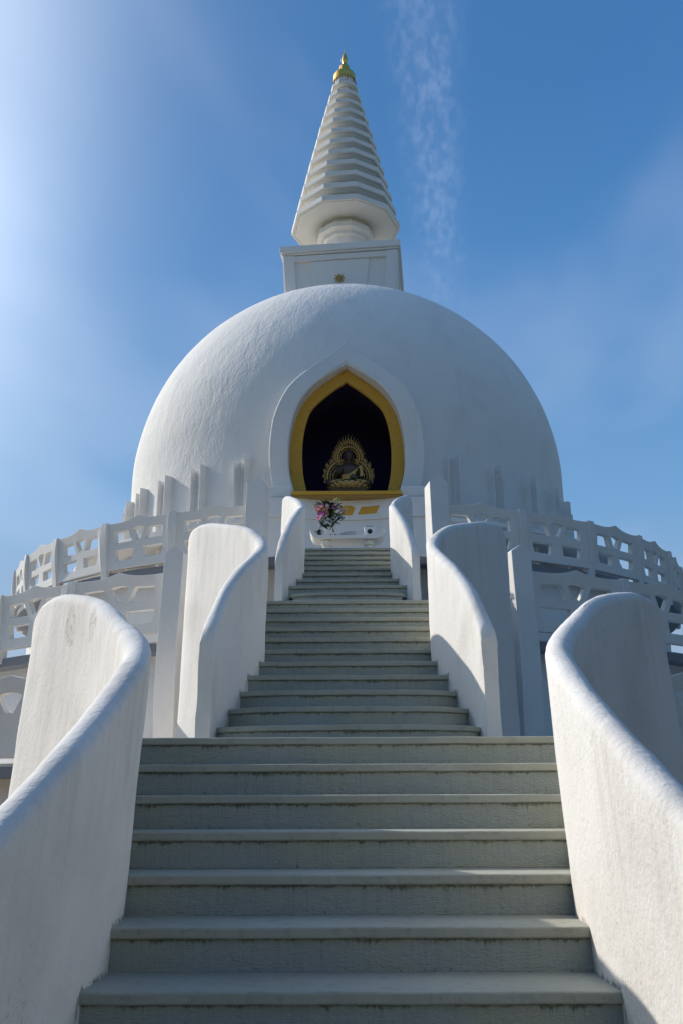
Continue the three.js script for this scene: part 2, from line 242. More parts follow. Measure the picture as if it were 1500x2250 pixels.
// ---------------------------------------------------------------- stairs
function stepGeos(hw, z0, bow, back, y, seed, depth = GO + 0.09) {
  const N = 84, over = 0.024, th = 0.042, rise = RISE - th;
  const zf = (x, o) => z0 + o + bow * Math.pow(Math.min(1, Math.abs(x) / hw), 4.5);
  const shapeOf = (o) => { const sh = new THREE.Shape(), pts = []; const w = hw - o * (bow ? 1 : 0); for (let i = 0; i <= N; i++) { const x = -w + 2 * w * i / N; pts.push([x, zf(x, o)]); } const zb = Math.max(z0 + depth, zf(w, o) + 0.05); sh.moveTo(-w, zb); for (const [x, z] of pts) sh.lineTo(x, z); sh.lineTo(w, zb); sh.closePath(); return sh; };
  const r = rng(seed);
  // riser: a solid below the tread, its front uv running 0..1 up the riser
  const g = new THREE.ExtrudeGeometry(shapeOf(over), { depth: rise, bevelEnabled: false, curveSegments: 1 });
  g.applyMatrix4(new THREE.Matrix4().set(1, 0, 0, 0, 0, 0, 1, y - RISE, 0, -1, 0, 0, 0, 0, 0, 1));
  const p = g.attributes.position, uv = g.attributes.uv, u0 = r();
  for (let i = 0; i < p.count; i++) uv.setXY(i, u0 + (p.getX(i) + p.getZ(i) * 0.4) / 3.1, clamp((p.getY(i) - (y - RISE)) / rise, 0.01, 0.985));
  // tread: a slab with a rounded, worn nosing
  const b = 0.009, t = new THREE.ExtrudeGeometry(shapeOf(b), { depth: th - 2 * b, bevelEnabled: true, bevelThickness: b, bevelSize: b, bevelSegments: 3, curveSegments: 1 });
  t.applyMatrix4(new THREE.Matrix4().set(1, 0, 0, 0, 0, 0, 1, y - th + b, 0, -1, 0, 0, 0, 0, 0, 1));
  const q = t.attributes.position;
  for (let i = 0; i < q.count; i++) { const x = q.getX(i), w = (fbm(x * 5 + seed * 3.3 + 300, 3, 4096, 4096, 611, 4, 0.6) - 0.5); q.setY(i, q.getY(i) + 0.006 * w); const chip = Math.max(0, fbm(x * 9 + seed * 7.7 + 500, 5, 8192, 8192, 623, 4, 0.7) - 0.60) * 0.012; q.setZ(i, q.getZ(i) + 0.010 * (fbm(x * 7 + seed * 5.1 + 300, 8, 4096, 4096, 617, 4, 0.65) - 0.5) - (q.getZ(i) > -z0 - 0.03 ? chip : 0)); }
  t.computeVertexNormals();
  const tu = boxUV(t), up = tu.attributes.uv, ox = r() * 3, oy = r() * 3; for (let i = 0; i < up.count; i++) up.setXY(i, up.getX(i) + ox, up.getY(i) + oy);
  return [g, tu];
}
const hwAt = (k, z) => { const t = paths[k].x; return interp(t, z); };
const flights = [[1, 1, 12, 1.828, 0], [2, 1, 11, 6.849, Y1], [3, 1, 10, 10.936, Y2]];
let stepSeed = 1;
for (const [k, a, b, z0, y0] of flights) {
  const st = thing('stair_flight', ['', 'nearest flight of grey painted steps between the big curling balustrades', 'middle flight of grey steps with rounded bottom steps', 'uppermost narrow flight of grey steps leading to the altar'][k], 'steps', [0, 0, 0], 'grey stair flights');
  for (let n = a; n <= b; n++) {
    const z = z0 + (n - 1) * GO, y = y0 + n * RISE, last = n === b;
    let hw = Math.min(hwAt(k, z + 0.1), k === 1 ? 1.45 : k === 2 ? 1.2 : 0.95), bow = 0.0;
    if (k === 2 && n === 1) { hw = 1.12; bow = 0.42; } if (k === 2 && n === 2) { hw = 1.045; bow = 0.32; } if (k === 2 && n === 3) { hw = 0.985; bow = 0.2; }
    if (k === 3 && n <= 2) { hw = 0.83 - 0.10 * (n - 1); bow = 0.12; }
    if (k === 1 && n === 1) { hw = 1.35; bow = 0.12; }
    const [g, t] = stepGeos(hw, z, bow, 0, y, stepSeed++, last ? 0.9 : GO + 0.09);
    const s = part('riser', g, M.risers[(n + k) % 3], st); part('tread', t, M.tread, s);
  }
  // the solid body below the steps
  const body = new THREE.Shape(); body.moveTo(z0 + 0.2, k === 1 ? -0.05 : y0 - 0.05); for (let n = a; n <= b; n++) { const z = z0 + (n - 1) * GO + 0.12; body.lineTo(z, y0 + (n - 1) * RISE + 0.02); body.lineTo(z, y0 + n * RISE - 0.06); } body.lineTo(z0 + b * GO + 0.6, y0 + b * RISE - 0.06); body.lineTo(z0 + b * GO + 0.6, k === 1 ? -0.05 : y0 - 0.05);
  const w = k === 1 ? 0.9 : k === 2 ? 0.66 : 0.52, bg = new THREE.ExtrudeGeometry(body, { depth: 2 * w, bevelEnabled: false }); bg.applyMatrix4(new THREE.Matrix4().set(0, 0, 1, -w, 0, 1, 0, 0, -1, 0, 0, 0, 0, 0, 0, 1)); part('stair_core', boxUV(bg), M.plaster, st);
}
for (const [z0, z1, w, y, lab] of [[6.1, 12.4, 2.02, Y1, 'lower landing block in white plaster behind the nearest steps'], [10.62, 14.4, 1.86, Y2, 'upper landing block in white plaster behind the middle steps']]) {
  const l = thing('landing', lab, 'landing', [0, 0, -z0], 'white landing blocks');
  part('wall', box(w * 2, y - 0.05, z1 - z0, 0, (y - 0.05) / 2 - 0.02, -(z1 - z0) / 2, 0.02), M.plaster, l);
  part('paving', box(w * 2 + 0.04, 0.06, z1 - z0 + 0.0, 0, y - 0.034, -(z1 - z0) / 2 + 0.02, 0.01), M.tread, l);
}

// ---------------------------------------------------------------- terraces with their slabs
const TERR = { 1: { R: 11.3, y: Y1, base: 0, off: 0.5, panel: [0.10, 1.13] }, 2: { R: 9.2, y: Y2, base: Y1 - 0.2, off: 0.5, panel: [0.14, 1.13] }, 3: { R: 7.8, y: Y3 - 0.05, base: Y2 - 0.2, off: 0, panel: [0.05, 0.98] } };
for (const k of [1, 2, 3]) {
  const t = TERR[k], g = thing('terrace', ['', 'lowest round white terrace with grey slab edge', 'middle round white terrace with grey slab edge', 'top round white terrace under the dome'][k], 'terrace', [0, 0, -AX], 'round terraces'), R = t.R;
  const wall = lathe([[R - 0.32, t.base], [R - 0.30, t.y - 0.145]], 128), uv = wall.attributes.uv, p = wall.attributes.position;
  for (let i = 0; i < p.count; i++) uv.setXY(i, uv.getX(i) * 2 * Math.PI * R, p.getY(i));
  part('wall', wall, M.plaster, g);
  part('slab', lathe([[3, t.y - 0.145], [R - 0.03, t.y - 0.145], [R - 0.02, t.y - 0.135], [R - 0.02, t.y - 0.01], [R - 0.03, t.y], [3, t.y]], 128), M.slab, g);
  part('floor', lathe([[R - 0.14, t.y - 0.02], [R - 0.14, t.y + 0.04], [R - 0.34, t.y + 0.04], [R - 0.36, t.y + 0.004], [2.5, t.y + 0.004]], 128), M.smooth, g);
}

// ---------------------------------------------------------------- pierced fences
const SECT = Math.PI / 16;
function panelGeo(w, H) {
  const h = w / 2, sh = new THREE.Shape(), n = 30;
  const top = (u) => { const t = Math.abs(u) / h; return H - 0.10 + 0.10 * Math.exp(-Math.pow(t / 0.30, 1.25)) + 0.020 * t * t; };
  sh.moveTo(-h, 0); sh.lineTo(h, 0); for (let i = 0; i <= n; i++) { const u = h - 2 * h * i / n; sh.lineTo(u, top(u)); } sh.closePath();
  const B = H - 0.10, y = (f) => B * (1 - f);
  const hole = (pts) => { const p = new THREE.Path(); pts.forEach(([u, v], i) => i ? p.lineTo(u * h, v) : p.moveTo(u * h, v)); p.closePath(); sh.holes.push(p); };
  for (const s of [-1, 1]) {
    hole([[s * 0.78, y(0.42)], [s * 0.78, y(0.18)], [s * 0.36, y(0.165)], [s * 0.32, y(0.20)], [s * 0.21, y(0.42)]]);
    hole([[s * 0.78, y(0.58)], [s * 0.765, y(0.70)], [s * 0.72, y(0.81)], [s * 0.20, y(0.81)], [s * 0.15, y(0.58)]]);
  }
  hole([[-0.045, y(0.42)], [-0.02, y(0.395)], [0.02, y(0.395)], [0.045, y(0.42)], [0.07, y(0.39)], [0.20, y(0.165)], [0.10, y(0.135)], [0, y(0.125)], [-0.10, y(0.135)], [-0.20, y(0.165)], [-0.07, y(0.39)]]);
  const d = 0.10, g = new THREE.ExtrudeGeometry(sh, { depth: d - 0.016, bevelEnabled: true, bevelThickness: 0.008, bevelSize: 0.008, bevelOffset: -0.008, bevelSegments: 2, curveSegments: 4 }); g.translate(0, 0, -d / 2);
  const p = g.attributes.position; for (let i = 0; i < p.count; i++) { const v = p.getY(i) / H; p.setZ(i, p.getZ(i) + 0.10 * (v - 0.45) * (v - 0.1) + 0.02 * v); }
  g.computeVertexNormals(); return boxUV(g);
}
function postGeo(H, w = 0.15, low = -0.22) {
  const sh = new THREE.Shape(), n = 14, outer = (v) => 0.082 + 0.032 * Math.sin((v * 1.15 - 0.25) * Math.PI) + 0.03 * v;
  sh.moveTo(-0.10, low); sh.lineTo(0.03, low); for (let i = 0; i <= n; i++) { const v = i / n; sh.lineTo(outer(v), v * H); } sh.lineTo(-0.10, H); sh.closePath();
  const g = new THREE.ExtrudeGeometry(sh, { depth: w - 0.02, bevelEnabled: true, bevelThickness: 0.01, bevelSize: 0.01, bevelOffset: -0.01, bevelSegments: 2 }); g.translate(0, 0, -(w - 0.02) / 2); g.rotateY(-Math.PI / 2); return boxUV(g);
}
const fencePlan = { 1: { start: 1.5, n: 5 }, 2: { start: 1.5, n: 6 }, 3: { start: 1, n: 8 } };
for (const k of [1, 2, 3]) {
  const t = TERR[k], { start, n } = fencePlan[k], R = t.R, H = t.panel[1] - t.panel[0], wP = 2 * R * Math.sin(SECT / 2) - 0.13, pg = panelGeo(wP, H), po = postGeo(H - 0.06);
  for (const s of [-1, 1]) {
    const f = thing('terrace_fence', `pierced white fence along the ${sideWord[s]} edge of the ${['', 'lowest', 'middle', 'top'][k]} terrace`, 'fence', [0, t.y + t.panel[0], -AX], 'pierced terrace fences');
    for (let i = 0; i < n; i++) {
      const mid = s * (start + i + 0.5) * SECT, m = part('panel', pg, M.plaster, f); m.rotation.y = mid; const rr = R * Math.cos(SECT / 2); m.position.set(Math.sin(mid) * rr, 0, Math.cos(mid) * rr);
      const a = s * (start + i + 1) * SECT, p = part('post', po, M.plaster, f); p.rotation.y = a; p.position.set(Math.sin(a) * R, 0, Math.cos(a) * R);
    }
  }
}
// tall pillars that close the fences beside the steps
function pillarGeo(h, w, d) {
  const sh = new THREE.Shape(), n = 18, fr = (v) => d / 2 + 0.05 * Math.sin((v * 1.3 - 0.15) * Math.PI * 1.2) + 0.02;
  sh.moveTo(-d / 2, 0); sh.lineTo(d / 2, 0); for (let i = 0; i <= n; i++) { const v = i / n; sh.lineTo(fr(v), v * h); } sh.lineTo(-d / 2, h); sh.closePath();
  const g = new THREE.ExtrudeGeometry(sh, { depth: w - 0.024, bevelEnabled: true, bevelThickness: 0.012, bevelSize: 0.012, bevelOffset: -0.012, bevelSegments: 2, steps: 2 }); g.translate(0, 0, -(w - 0.024) / 2); g.rotateY(-Math.PI / 2);
  const p = g.attributes.position; for (let i = 0; i < p.count; i++) if (p.getY(i) > h - 0.05) p.setY(i, p.getY(i) - 0.11 * Math.abs(p.getX(i)) / (w / 2));   // roofed top
  g.computeVertexNormals(); return boxUV(g);
}
for (const [k, az, R, base, top] of [[1, 17, 11.45, 0, W(1.72)], [2, 15.95, 9.3, Y1 - 0.01, W(3.53)], [3, 11.0, 7.88, Y2 - 0.01, W(5.07)]]) for (const s of [-1, 1]) {
  const a = s * az * Math.PI / 180, m = solo('pillar', pillarGeo(top - base, 0.31, 0.40), M.plaster, `white roofed pillar ending the ${['', 'lowest', 'middle', 'top'][k]} terrace fence, ${sideWord[s]} of the steps`, 'pillar', [Math.sin(a) * R, base, -AX + Math.cos(a) * R], 'white fence pillars'); m.rotation.y = a * 0.8;
}

// ---------------------------------------------------------------- the stupa
const stupa = thing('stupa', 'great white domed stupa with a ringed spire and gold tip', 'stupa', [0, 0, -AX]);
const RD = 5.45, YS = W(7.25);
const domeR = (Y) => Math.sqrt(Math.max(0, RD * RD - Math.max(0, Y - 7.25) ** 2));     // Y above the eye
// niche outlines (x, height above the eye), left half from the tip down
const OUT = { whiteOuter: [[0, 9.067], [-0.332, 8.712], [-0.683, 8.427], [-0.954, 8.184], [-1.197, 7.891], [-1.363, 7.554], [-1.478, 7.204], [-1.531, 6.809], [-1.548, 6.419], [-1.529, 6.11], [-1.488, 5.83], [-1.44, 5.60]],
  whiteInner: [[0, 8.531], [-0.37, 8.209], [-0.667, 7.945], [-0.862, 7.70], [-1.006, 7.42], [-1.10, 7.06], [-1.148, 6.70], [-1.156, 6.30], [-1.125, 5.98], [-1.03, 5.60]],
  ochreOuter: [[0, 8.45], [-0.361, 8.187], [-0.639, 7.967], [-0.839, 7.748], [-1.013, 7.475], [-1.109, 7.151], [-1.162, 6.829], [-1.171, 6.458], [-1.132, 6.117], [-1.055, 5.78], [-0.955, 5.41]],
  dark: [[0, 8.17], [-0.285, 7.964], [-0.537, 7.746], [-0.727, 7.528], [-0.823, 7.284], [-0.883, 6.988], [-0.91, 6.668], [-0.906, 6.351], [-0.879, 6.064], [-0.81, 5.74], [-0.72, 5.41]] };
function outline(key, n = 40, dx = 0) {               // resampled, mirrored: left foot -> tip -> right foot
  const c = new THREE.CatmullRomCurve3(OUT[key].map(([x, y]) => new THREE.Vector3(x, y, 0)), false, 'centripetal'), l = [];
  for (let i = 0; i <= n; i++) { const p = c.getPointAt(1 - i / n); l.push([Math.min(0, p.x) * (1 + dx), p.y + dx * 0.6]); }
  return l.concat(l.slice(0, -1).reverse().map(([x, y]) => [-x, y]));
}
{
  const nr = 96, ns = 220, prof = [];
  for (let i = 0; i <= 24; i++) prof.push([RD, Y3 - 0.6 + (YS - Y3 + 0.6) * i / 24, 0]);
  for (let i = 1; i <= nr; i++) { const a = i / nr * Math.PI / 2 * 0.995; prof.push([RD * Math.cos(a), YS + RD * Math.sin(a), a]); }
  let arc = 0; const arcs = prof.map((p, i) => { if (i) arc += Math.hypot(p[0] - prof[i - 1][0], p[1] - prof[i - 1][1]); return arc; });
  const P = [], U = [], I = [];
  prof.forEach(([r, y, al], j) => { for (let i = 0; i <= ns; i++) { const a = (i % ns) / ns * 2 * Math.PI - Math.PI, aa = i / ns * 2 * Math.PI - Math.PI; const w = 0.03 * (fbm(Math.cos(a) * 3 + 50 + Math.sin(a) * 2, arcs[j] * 0.9 + Math.sin(a) * 3 + 50, 4096, 4096, 701, 4) - 0.5); const rr = r + w * Math.cos(al); P.push(Math.sin(a) * rr, y + w * Math.sin(al), Math.cos(a) * rr); U.push(aa * RD, arcs[j]); } });
  const R = ns + 1; for (let j = 0; j < prof.length - 1; j++) for (let i = 0; i < ns; i++) { const a = j * R + i; I.push(a, a + 1, a + R + 1, a, a + R + 1, a + R); }
  const top = P.length / 3; P.push(0, YS + RD, 0); U.push(0, arc); const bot = top + 1; P.push(0, Y3 - 0.6, 0); U.push(0, 0);
  const jl = (prof.length - 1) * R; for (let i = 0; i < ns; i++) { I.push(jl + i, jl + i + 1, top); I.push(i + 1, i, bot); }
  const g = new THREE.BufferGeometry(); g.setAttribute('position', new THREE.Float32BufferAttribute(P, 3)); g.setAttribute('uv', new THREE.Float32BufferAttribute(U, 2)); g.setIndex(I); g.computeVertexNormals();
  const cut = new THREE.Shape(outline('ochreOuter', 26, 0.012).map(([x, y]) => new THREE.Vector2(x, W(y)))), cg = new THREE.ExtrudeGeometry(cut, { depth: 3.4, bevelEnabled: false }); cg.translate(0, 0, 3.2);
  const ev = new Evaluator(); ev.useGroups = false; ev.attributes = ['position', 'normal', 'uv'];
  const res = ev.evaluate(new Brush(g), new Brush(cg), SUBTRACTION);
  part('dome', res.geometry, M.dome, stupa);
}
{ // white arch frame standing proud of the dome
  const A = outline('whiteOuter'), B = outline('whiteInner'), n = A.length - 1, Zf = (Y) => domeR(Y) + 0.035;
  const bev = 0.02, rows = [];
  const row = (mixf, dz, zfix) => rows.push(A.map((a, i) => { const b = B[i], x = a[0] + (b[0] - a[0]) * mixf, y = a[1] + (b[1] - a[1]) * mixf; return [x, W(y), zfix !== undefined ? zfix : Zf(y) + dz]; }));
  row(0, -0.8); row(0, -bev); row(0.05, 0); row(0.35, 0); row(0.65, 0); row(0.93, 0); row(1, -bev); row(1, 0, 5.0);
  const g = grid(n, rows.length - 1, (i, j) => { const q = rows[j][i]; return [q[0], q[1], q[2], q[0] + (j === 0 || j === 7 ? 0.4 : 0), q[1]]; });
  const fr = part('arch_frame', toCreasedNormals(g, 0.5), M.plaster, stupa);
  for (const s of [-1, 1]) part('foot', box(0.46, 0.07, 0.5, s * 1.26, W(5.575), 5.31, 0.02), M.plaster, fr);
  // ochre board frame set back in the arch
  const sh = new THREE.Shape(outline('ochreOuter').map(([x, y]) => new THREE.Vector2(x, W(y)))); sh.holes.push(new THREE.Path(outline('dark').map(([x, y]) => new THREE.Vector2(x, W(y + 0.004))))); 
  const og = new THREE.ExtrudeGeometry(sh, { depth: 0.07, bevelEnabled: true, bevelThickness: 0.006, bevelSize: 0.006, bevelOffset: -0.006, bevelSegments: 1 }); og.translate(0, 0, 5.02);
  const oc = part('ochre_frame', boxUV(og), M.ochre, stupa);
  const oo = outline('ochreOuter', 40), dd = outline('dark', 40), bolt = new THREE.SphereGeometry(0.014, 8, 5); bolt.scale(1, 1, 0.5);
  for (let i = 3; i < oo.length - 2; i += 6) for (const f of [0.12, 0.88]) part('bolt', bolt, M.sill, oc).position.set(oo[i][0] + (dd[i][0] - oo[i][0]) * f, W(oo[i][1] + (dd[i][1] - oo[i][1]) * f), 5.097);
  // dark lining of the niche
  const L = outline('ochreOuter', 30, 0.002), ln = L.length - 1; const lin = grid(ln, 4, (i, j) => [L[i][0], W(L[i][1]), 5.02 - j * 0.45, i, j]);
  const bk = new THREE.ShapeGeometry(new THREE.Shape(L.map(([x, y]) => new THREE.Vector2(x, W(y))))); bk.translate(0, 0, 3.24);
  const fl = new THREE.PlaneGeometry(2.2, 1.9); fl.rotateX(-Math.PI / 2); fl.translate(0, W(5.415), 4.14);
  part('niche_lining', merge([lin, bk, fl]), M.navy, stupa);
}
{ // fluted fins round the drum
  const uW = 0.115, hgt = W(6.30) - (Y3 + 0.0), N = 24, dep = (u) => { const t = Math.abs(u) / uW; return 0.05 + 0.11 * Math.pow(Math.abs(t - 0.5) * 2, 1.7) * (t > 0.5 ? 1 : 0.55); }, tp = (u) => { const t = Math.abs(u) / uW; return 0.13 * Math.pow(Math.abs(t - 0.5) * 2, 1.1); };
  const g = grid(N, 5, (i, j) => { const u = -uW + 2 * uW * i / N, v = [0, 0.5, 1, 1, 1, 1][j], back = j > 2 ? (j - 2) / 3 * (dep(u) + 0.12) : 0; return [u, v * (hgt + tp(u)), dep(u) - back, u, v * hgt]; });
  const sides = [-1, 1].map((s) => box(0.028, hgt + 0.16 + 0.03 * s, 0.30, s * (uW + 0.010), (hgt + 0.16 + 0.03 * s) / 2, 0.03, 0.006));
  const fg = merge([toCreasedNormals(g, 0.6), ...sides]);
  for (let i = 2; i <= 9; i++) for (const s of [-1, 1]) { const a = s * i * SECT, m = part('fluted_fin', fg, M.plaster, stupa); m.position.set(Math.sin(a) * RD, Y3, Math.cos(a) * RD); m.rotation.y = a; }
  // eave running round the foot of the drum, with brackets in its shade
  part('eave', lathe([[RD - 0.1, W(4.78)], [6.62, W(4.70)], [6.66, W(4.72)], [6.66, W(4.80)], [RD - 0.1, W(4.90)]], 96, 0, 0.4, 0.262), M.plaster, stupa);
  part('drum_plinth', lathe([[RD + 0.02, Y3 - 0.1], [RD + 0.02, W(4.76)]], 96, 0, 0.4, 0.262), M.plaster, stupa);
  for (let i = 1; i <= 12; i++) for (const s of [-1, 1]) { const a = s * (i + 0.5) * SECT, m = part('bracket', box(0.10, W(4.68) - Y3, 0.55, 0, (W(4.68) - Y3) / 2, 0.3, 0.01), M.plaster, stupa); m.position.set(Math.sin(a) * RD, Y3, Math.cos(a) * RD); m.rotation.y = a; }
}
const TURN = -0.10;
{ // square box on the dome
  const hb = new THREE.Group(); hb.name = 'crown_box'; stupa.add(hb); hb.rotation.y = TURN;
  const fru = (h0, h1, y0, y1) => { const g = new THREE.CylinderGeometry(h1 * Math.SQRT2, h0 * Math.SQRT2, y1 - y0, 4, 1); g.rotateY(Math.PI / 4); g.translate(0, (y0 + y1) / 2, 0); return boxUV(toCreasedNormals(g, 0.3)); };
  part('core', fru(1.33, 1.43, W(12.0), W(13.55)), M.smooth, hb);
  part('cornice', box(3.20, 0.19, 3.20, 0, W(13.83), 0, 0.012), M.smooth, hb);
  part('moulding', merge([box(3.10, 0.05, 3.10, 0, W(13.705), 0, 0.006), box(3.00, 0.10, 3.00, 0, W(13.61), 0, 0.02)]), M.smooth, hb);
  part('base_ledge', box(3.5, 0.22, 3.5, 0, W(12.02), 0, 0.02), M.smooth, hb);
  for (let f = 0; f < 4; f++) {
    const rot = (g) => g.rotateY(f * Math.PI / 2);
    const slant = (x0, x1, wd, zin, y0, y1, th) => { const sh = new THREE.Shape([[x0 - wd / 2, y0], [x0 + wd / 2, y0], [x1 + wd / 2, y1], [x1 - wd / 2, y1]].map((q) => new THREE.Vector2(...q))); const g = new THREE.ExtrudeGeometry(sh, { depth: th, bevelEnabled: true, bevelSize: 0.008, bevelThickness: 0.008, bevelOffset: -0.008, bevelSegments: 1 }); const p = g.attributes.position; for (let i = 0; i < p.count; i++) p.setZ(i, p.getZ(i) + 1.33 + 0.10 * (p.getY(i) - W(12.0)) / 1.55 + zin); g.computeVertexNormals(); return boxUV(g); };
    part('pilaster', rot(slant(-1.395, -1.475, 0.12, -0.20, W(12.0), W(13.66), 0.27)), M.smooth, hb);
    part('pilaster', rot(slant(1.395, 1.475, 0.12, -0.20, W(12.0), W(13.66), 0.27)), M.smooth, hb);
    part('rail', rot(slant(0, 0, 2.74, -0.20, W(13.50), W(13.66), 0.27)), M.smooth, hb);
    const sh = new THREE.Shape([[-0.60, W(12.0)], [0.60, W(12.0)], [0.78, W(13.49)], [-0.78, W(13.49)]].map((q) => new THREE.Vector2(...q)));
    const g = new THREE.ExtrudeGeometry(sh, { depth: 0.05, bevelEnabled: true, bevelSize: 0.025, bevelThickness: 0.02, bevelOffset: -0.02, bevelSegments: 1 }); const p = g.attributes.position; for (let i = 0; i < p.count; i++) p.setZ(i, p.getZ(i) + 1.31 + 0.10 * (p.getY(i) - W(12.0)) / 1.55); g.computeVertexNormals(); part('panel', rot(boxUV(g)), M.smooth, hb);
  }
  // eight-spoked wheel emblem
  const em = [new THREE.TorusGeometry(0.082, 0.013, 8, 32), new THREE.TorusGeometry(0.026, 0.012, 8, 16), new THREE.SphereGeometry(0.02, 10, 8)];
  for (let i = 0; i < 8; i++) { const a = i * Math.PI / 4, c = new THREE.CylinderGeometry(0.007, 0.009, 0.115, 6); c.translate(0, 0.066, 0); const k = new THREE.SphereGeometry(0.017, 8, 6); k.translate(0, 0.125, 0); for (const q of [c, k]) { q.rotateZ(a); em.push(q); } }
  const eg = merge(em); eg.translate(-0.02, W(12.93), 1.47); part('wheel_emblem', eg, M.wheelGold, hb).userData.label = 'gold eight-spoked wheel emblem';
}
{ // neck, ringed spire and gold tip
  const sp = new THREE.Group(); sp.name = 'spire'; stupa.add(sp); sp.rotation.y = TURN;
  const dec = (pts) => { const g = lathe(pts, 10, Math.PI / 10, 0.2); return boxUV(g); };
  const w = (l) => l.map(([r, y]) => [r, W(y)]);
  part('neck', dec(w([[0.62, 13.9], [0.60, 14.22], [0.52, 14.24], [0.47, 14.50], [0.56, 14.52], [0.56, 14.58], [0.50, 14.60], [0.58, 14.86], [0.68, 14.88], [0.68, 14.98], [0.84, 15.02], [0.84, 15.17], [0.70, 15.20], [0.70, 15.40]])), M.smooth, sp);
  const tops = [15.95, 16.353, 16.738, 17.107, 17.479, 17.833, 18.191, 18.551, 18.872, 19.195, 19.52, 19.848];
  const ring = tops.map((t, i) => { const r = 1.56 - 0.1052 * i; return [r, t * (22 - 0.95 * r) / 21 + 0.01 - 0.06 * (1 - i / 11)]; });
  ring.forEach(([r, yt], i) => {
    const h = 0.165 - 0.003 * i, yb = yt - h, nxt = ring[i + 1], yu = nxt ? nxt[1] - (0.165 - 0.003 * (i + 1)) + 0.01 : yt + 0.22, rc = nxt ? Math.max(nxt[0] - 0.30, nxt[0] * 0.62) : 0.27, g = Math.min(0.05, r * 0.06);
    part('ring', dec(w([[0.05, yb + 0.012], [r - g * 1.9, yb + 0.008], [r - g * 1.75, yb + 0.035], [r - g * 1.35, yb + 0.035], [r - g * 1.2, yb], [r - 0.012, yb], [r, yb + 0.012], [r, yt - 0.012], [r - 0.012, yt], [rc, yt + 0.05], [rc, yu]])), M.smooth, sp);
  });
  const yT = ring[11][1];
  part('cap', dec(w([[0.30, yT + 0.1], [0.29, yT + 0.24], [0.31, yT + 0.26], [0.31, yT + 0.36], [0.25, yT + 0.40], [0.25, yT + 0.5]])), M.smooth, sp);
  const y0 = yT + 0.36, tip = part('gold_finial', lathe(w([[0.36, y0 - 0.02], [0.385, y0], [0.385, y0 + 0.10], [0.36, y0 + 0.16], [0.27, y0 + 0.22], [0.21, y0 + 0.26], [0.19, y0 + 0.40], [0.17, y0 + 0.52], [0.10, y0 + 0.62], [0.085, y0 + 0.66], [0.10, y0 + 0.74], [0.105, y0 + 0.84], [0.075, y0 + 1.0], [0.03, y0 + 1.10], [0.012, y0 + 1.20], [0.0, y0 + 1.32]].map(([r, y]) => [r * 0.86, y0 + (y - y0) * 0.9])), 40), M.gold, sp);
  const fr = []; for (let i = 0; i < 24; i++) { const a = i / 24 * 2 * Math.PI, sh = new THREE.Shape(); sh.moveTo(-0.045, 0); sh.quadraticCurveTo(-0.045, -0.10, 0, -0.16); sh.quadraticCurveTo(0.045, -0.10, 0.045, 0); const g = new THREE.ExtrudeGeometry(sh, { depth: 0.01, bevelEnabled: false }); g.translate(0, W(y0) + 0.0, 0.322); g.rotateY(a); fr.push(g); }
  part('leaf_fringe', merge(fr), M.gold, tip).userData.kind = 'stuff';
  { const c = new THREE.CylinderGeometry(0.008, 0.008, 0.26, 5); c.translate(0, W(y0) - 0.27, 0.352); const b = new THREE.CylinderGeometry(0.03, 0.012, 0.06, 6); b.translate(0, W(y0) - 0.42, 0.352); const bell = merge([c, b]); for (let i = 0; i < 10; i++) part('hanging_bell', bell, M.rust, tip).rotation.y = (i + 0.5) / 10 * 2 * Math.PI; }

}

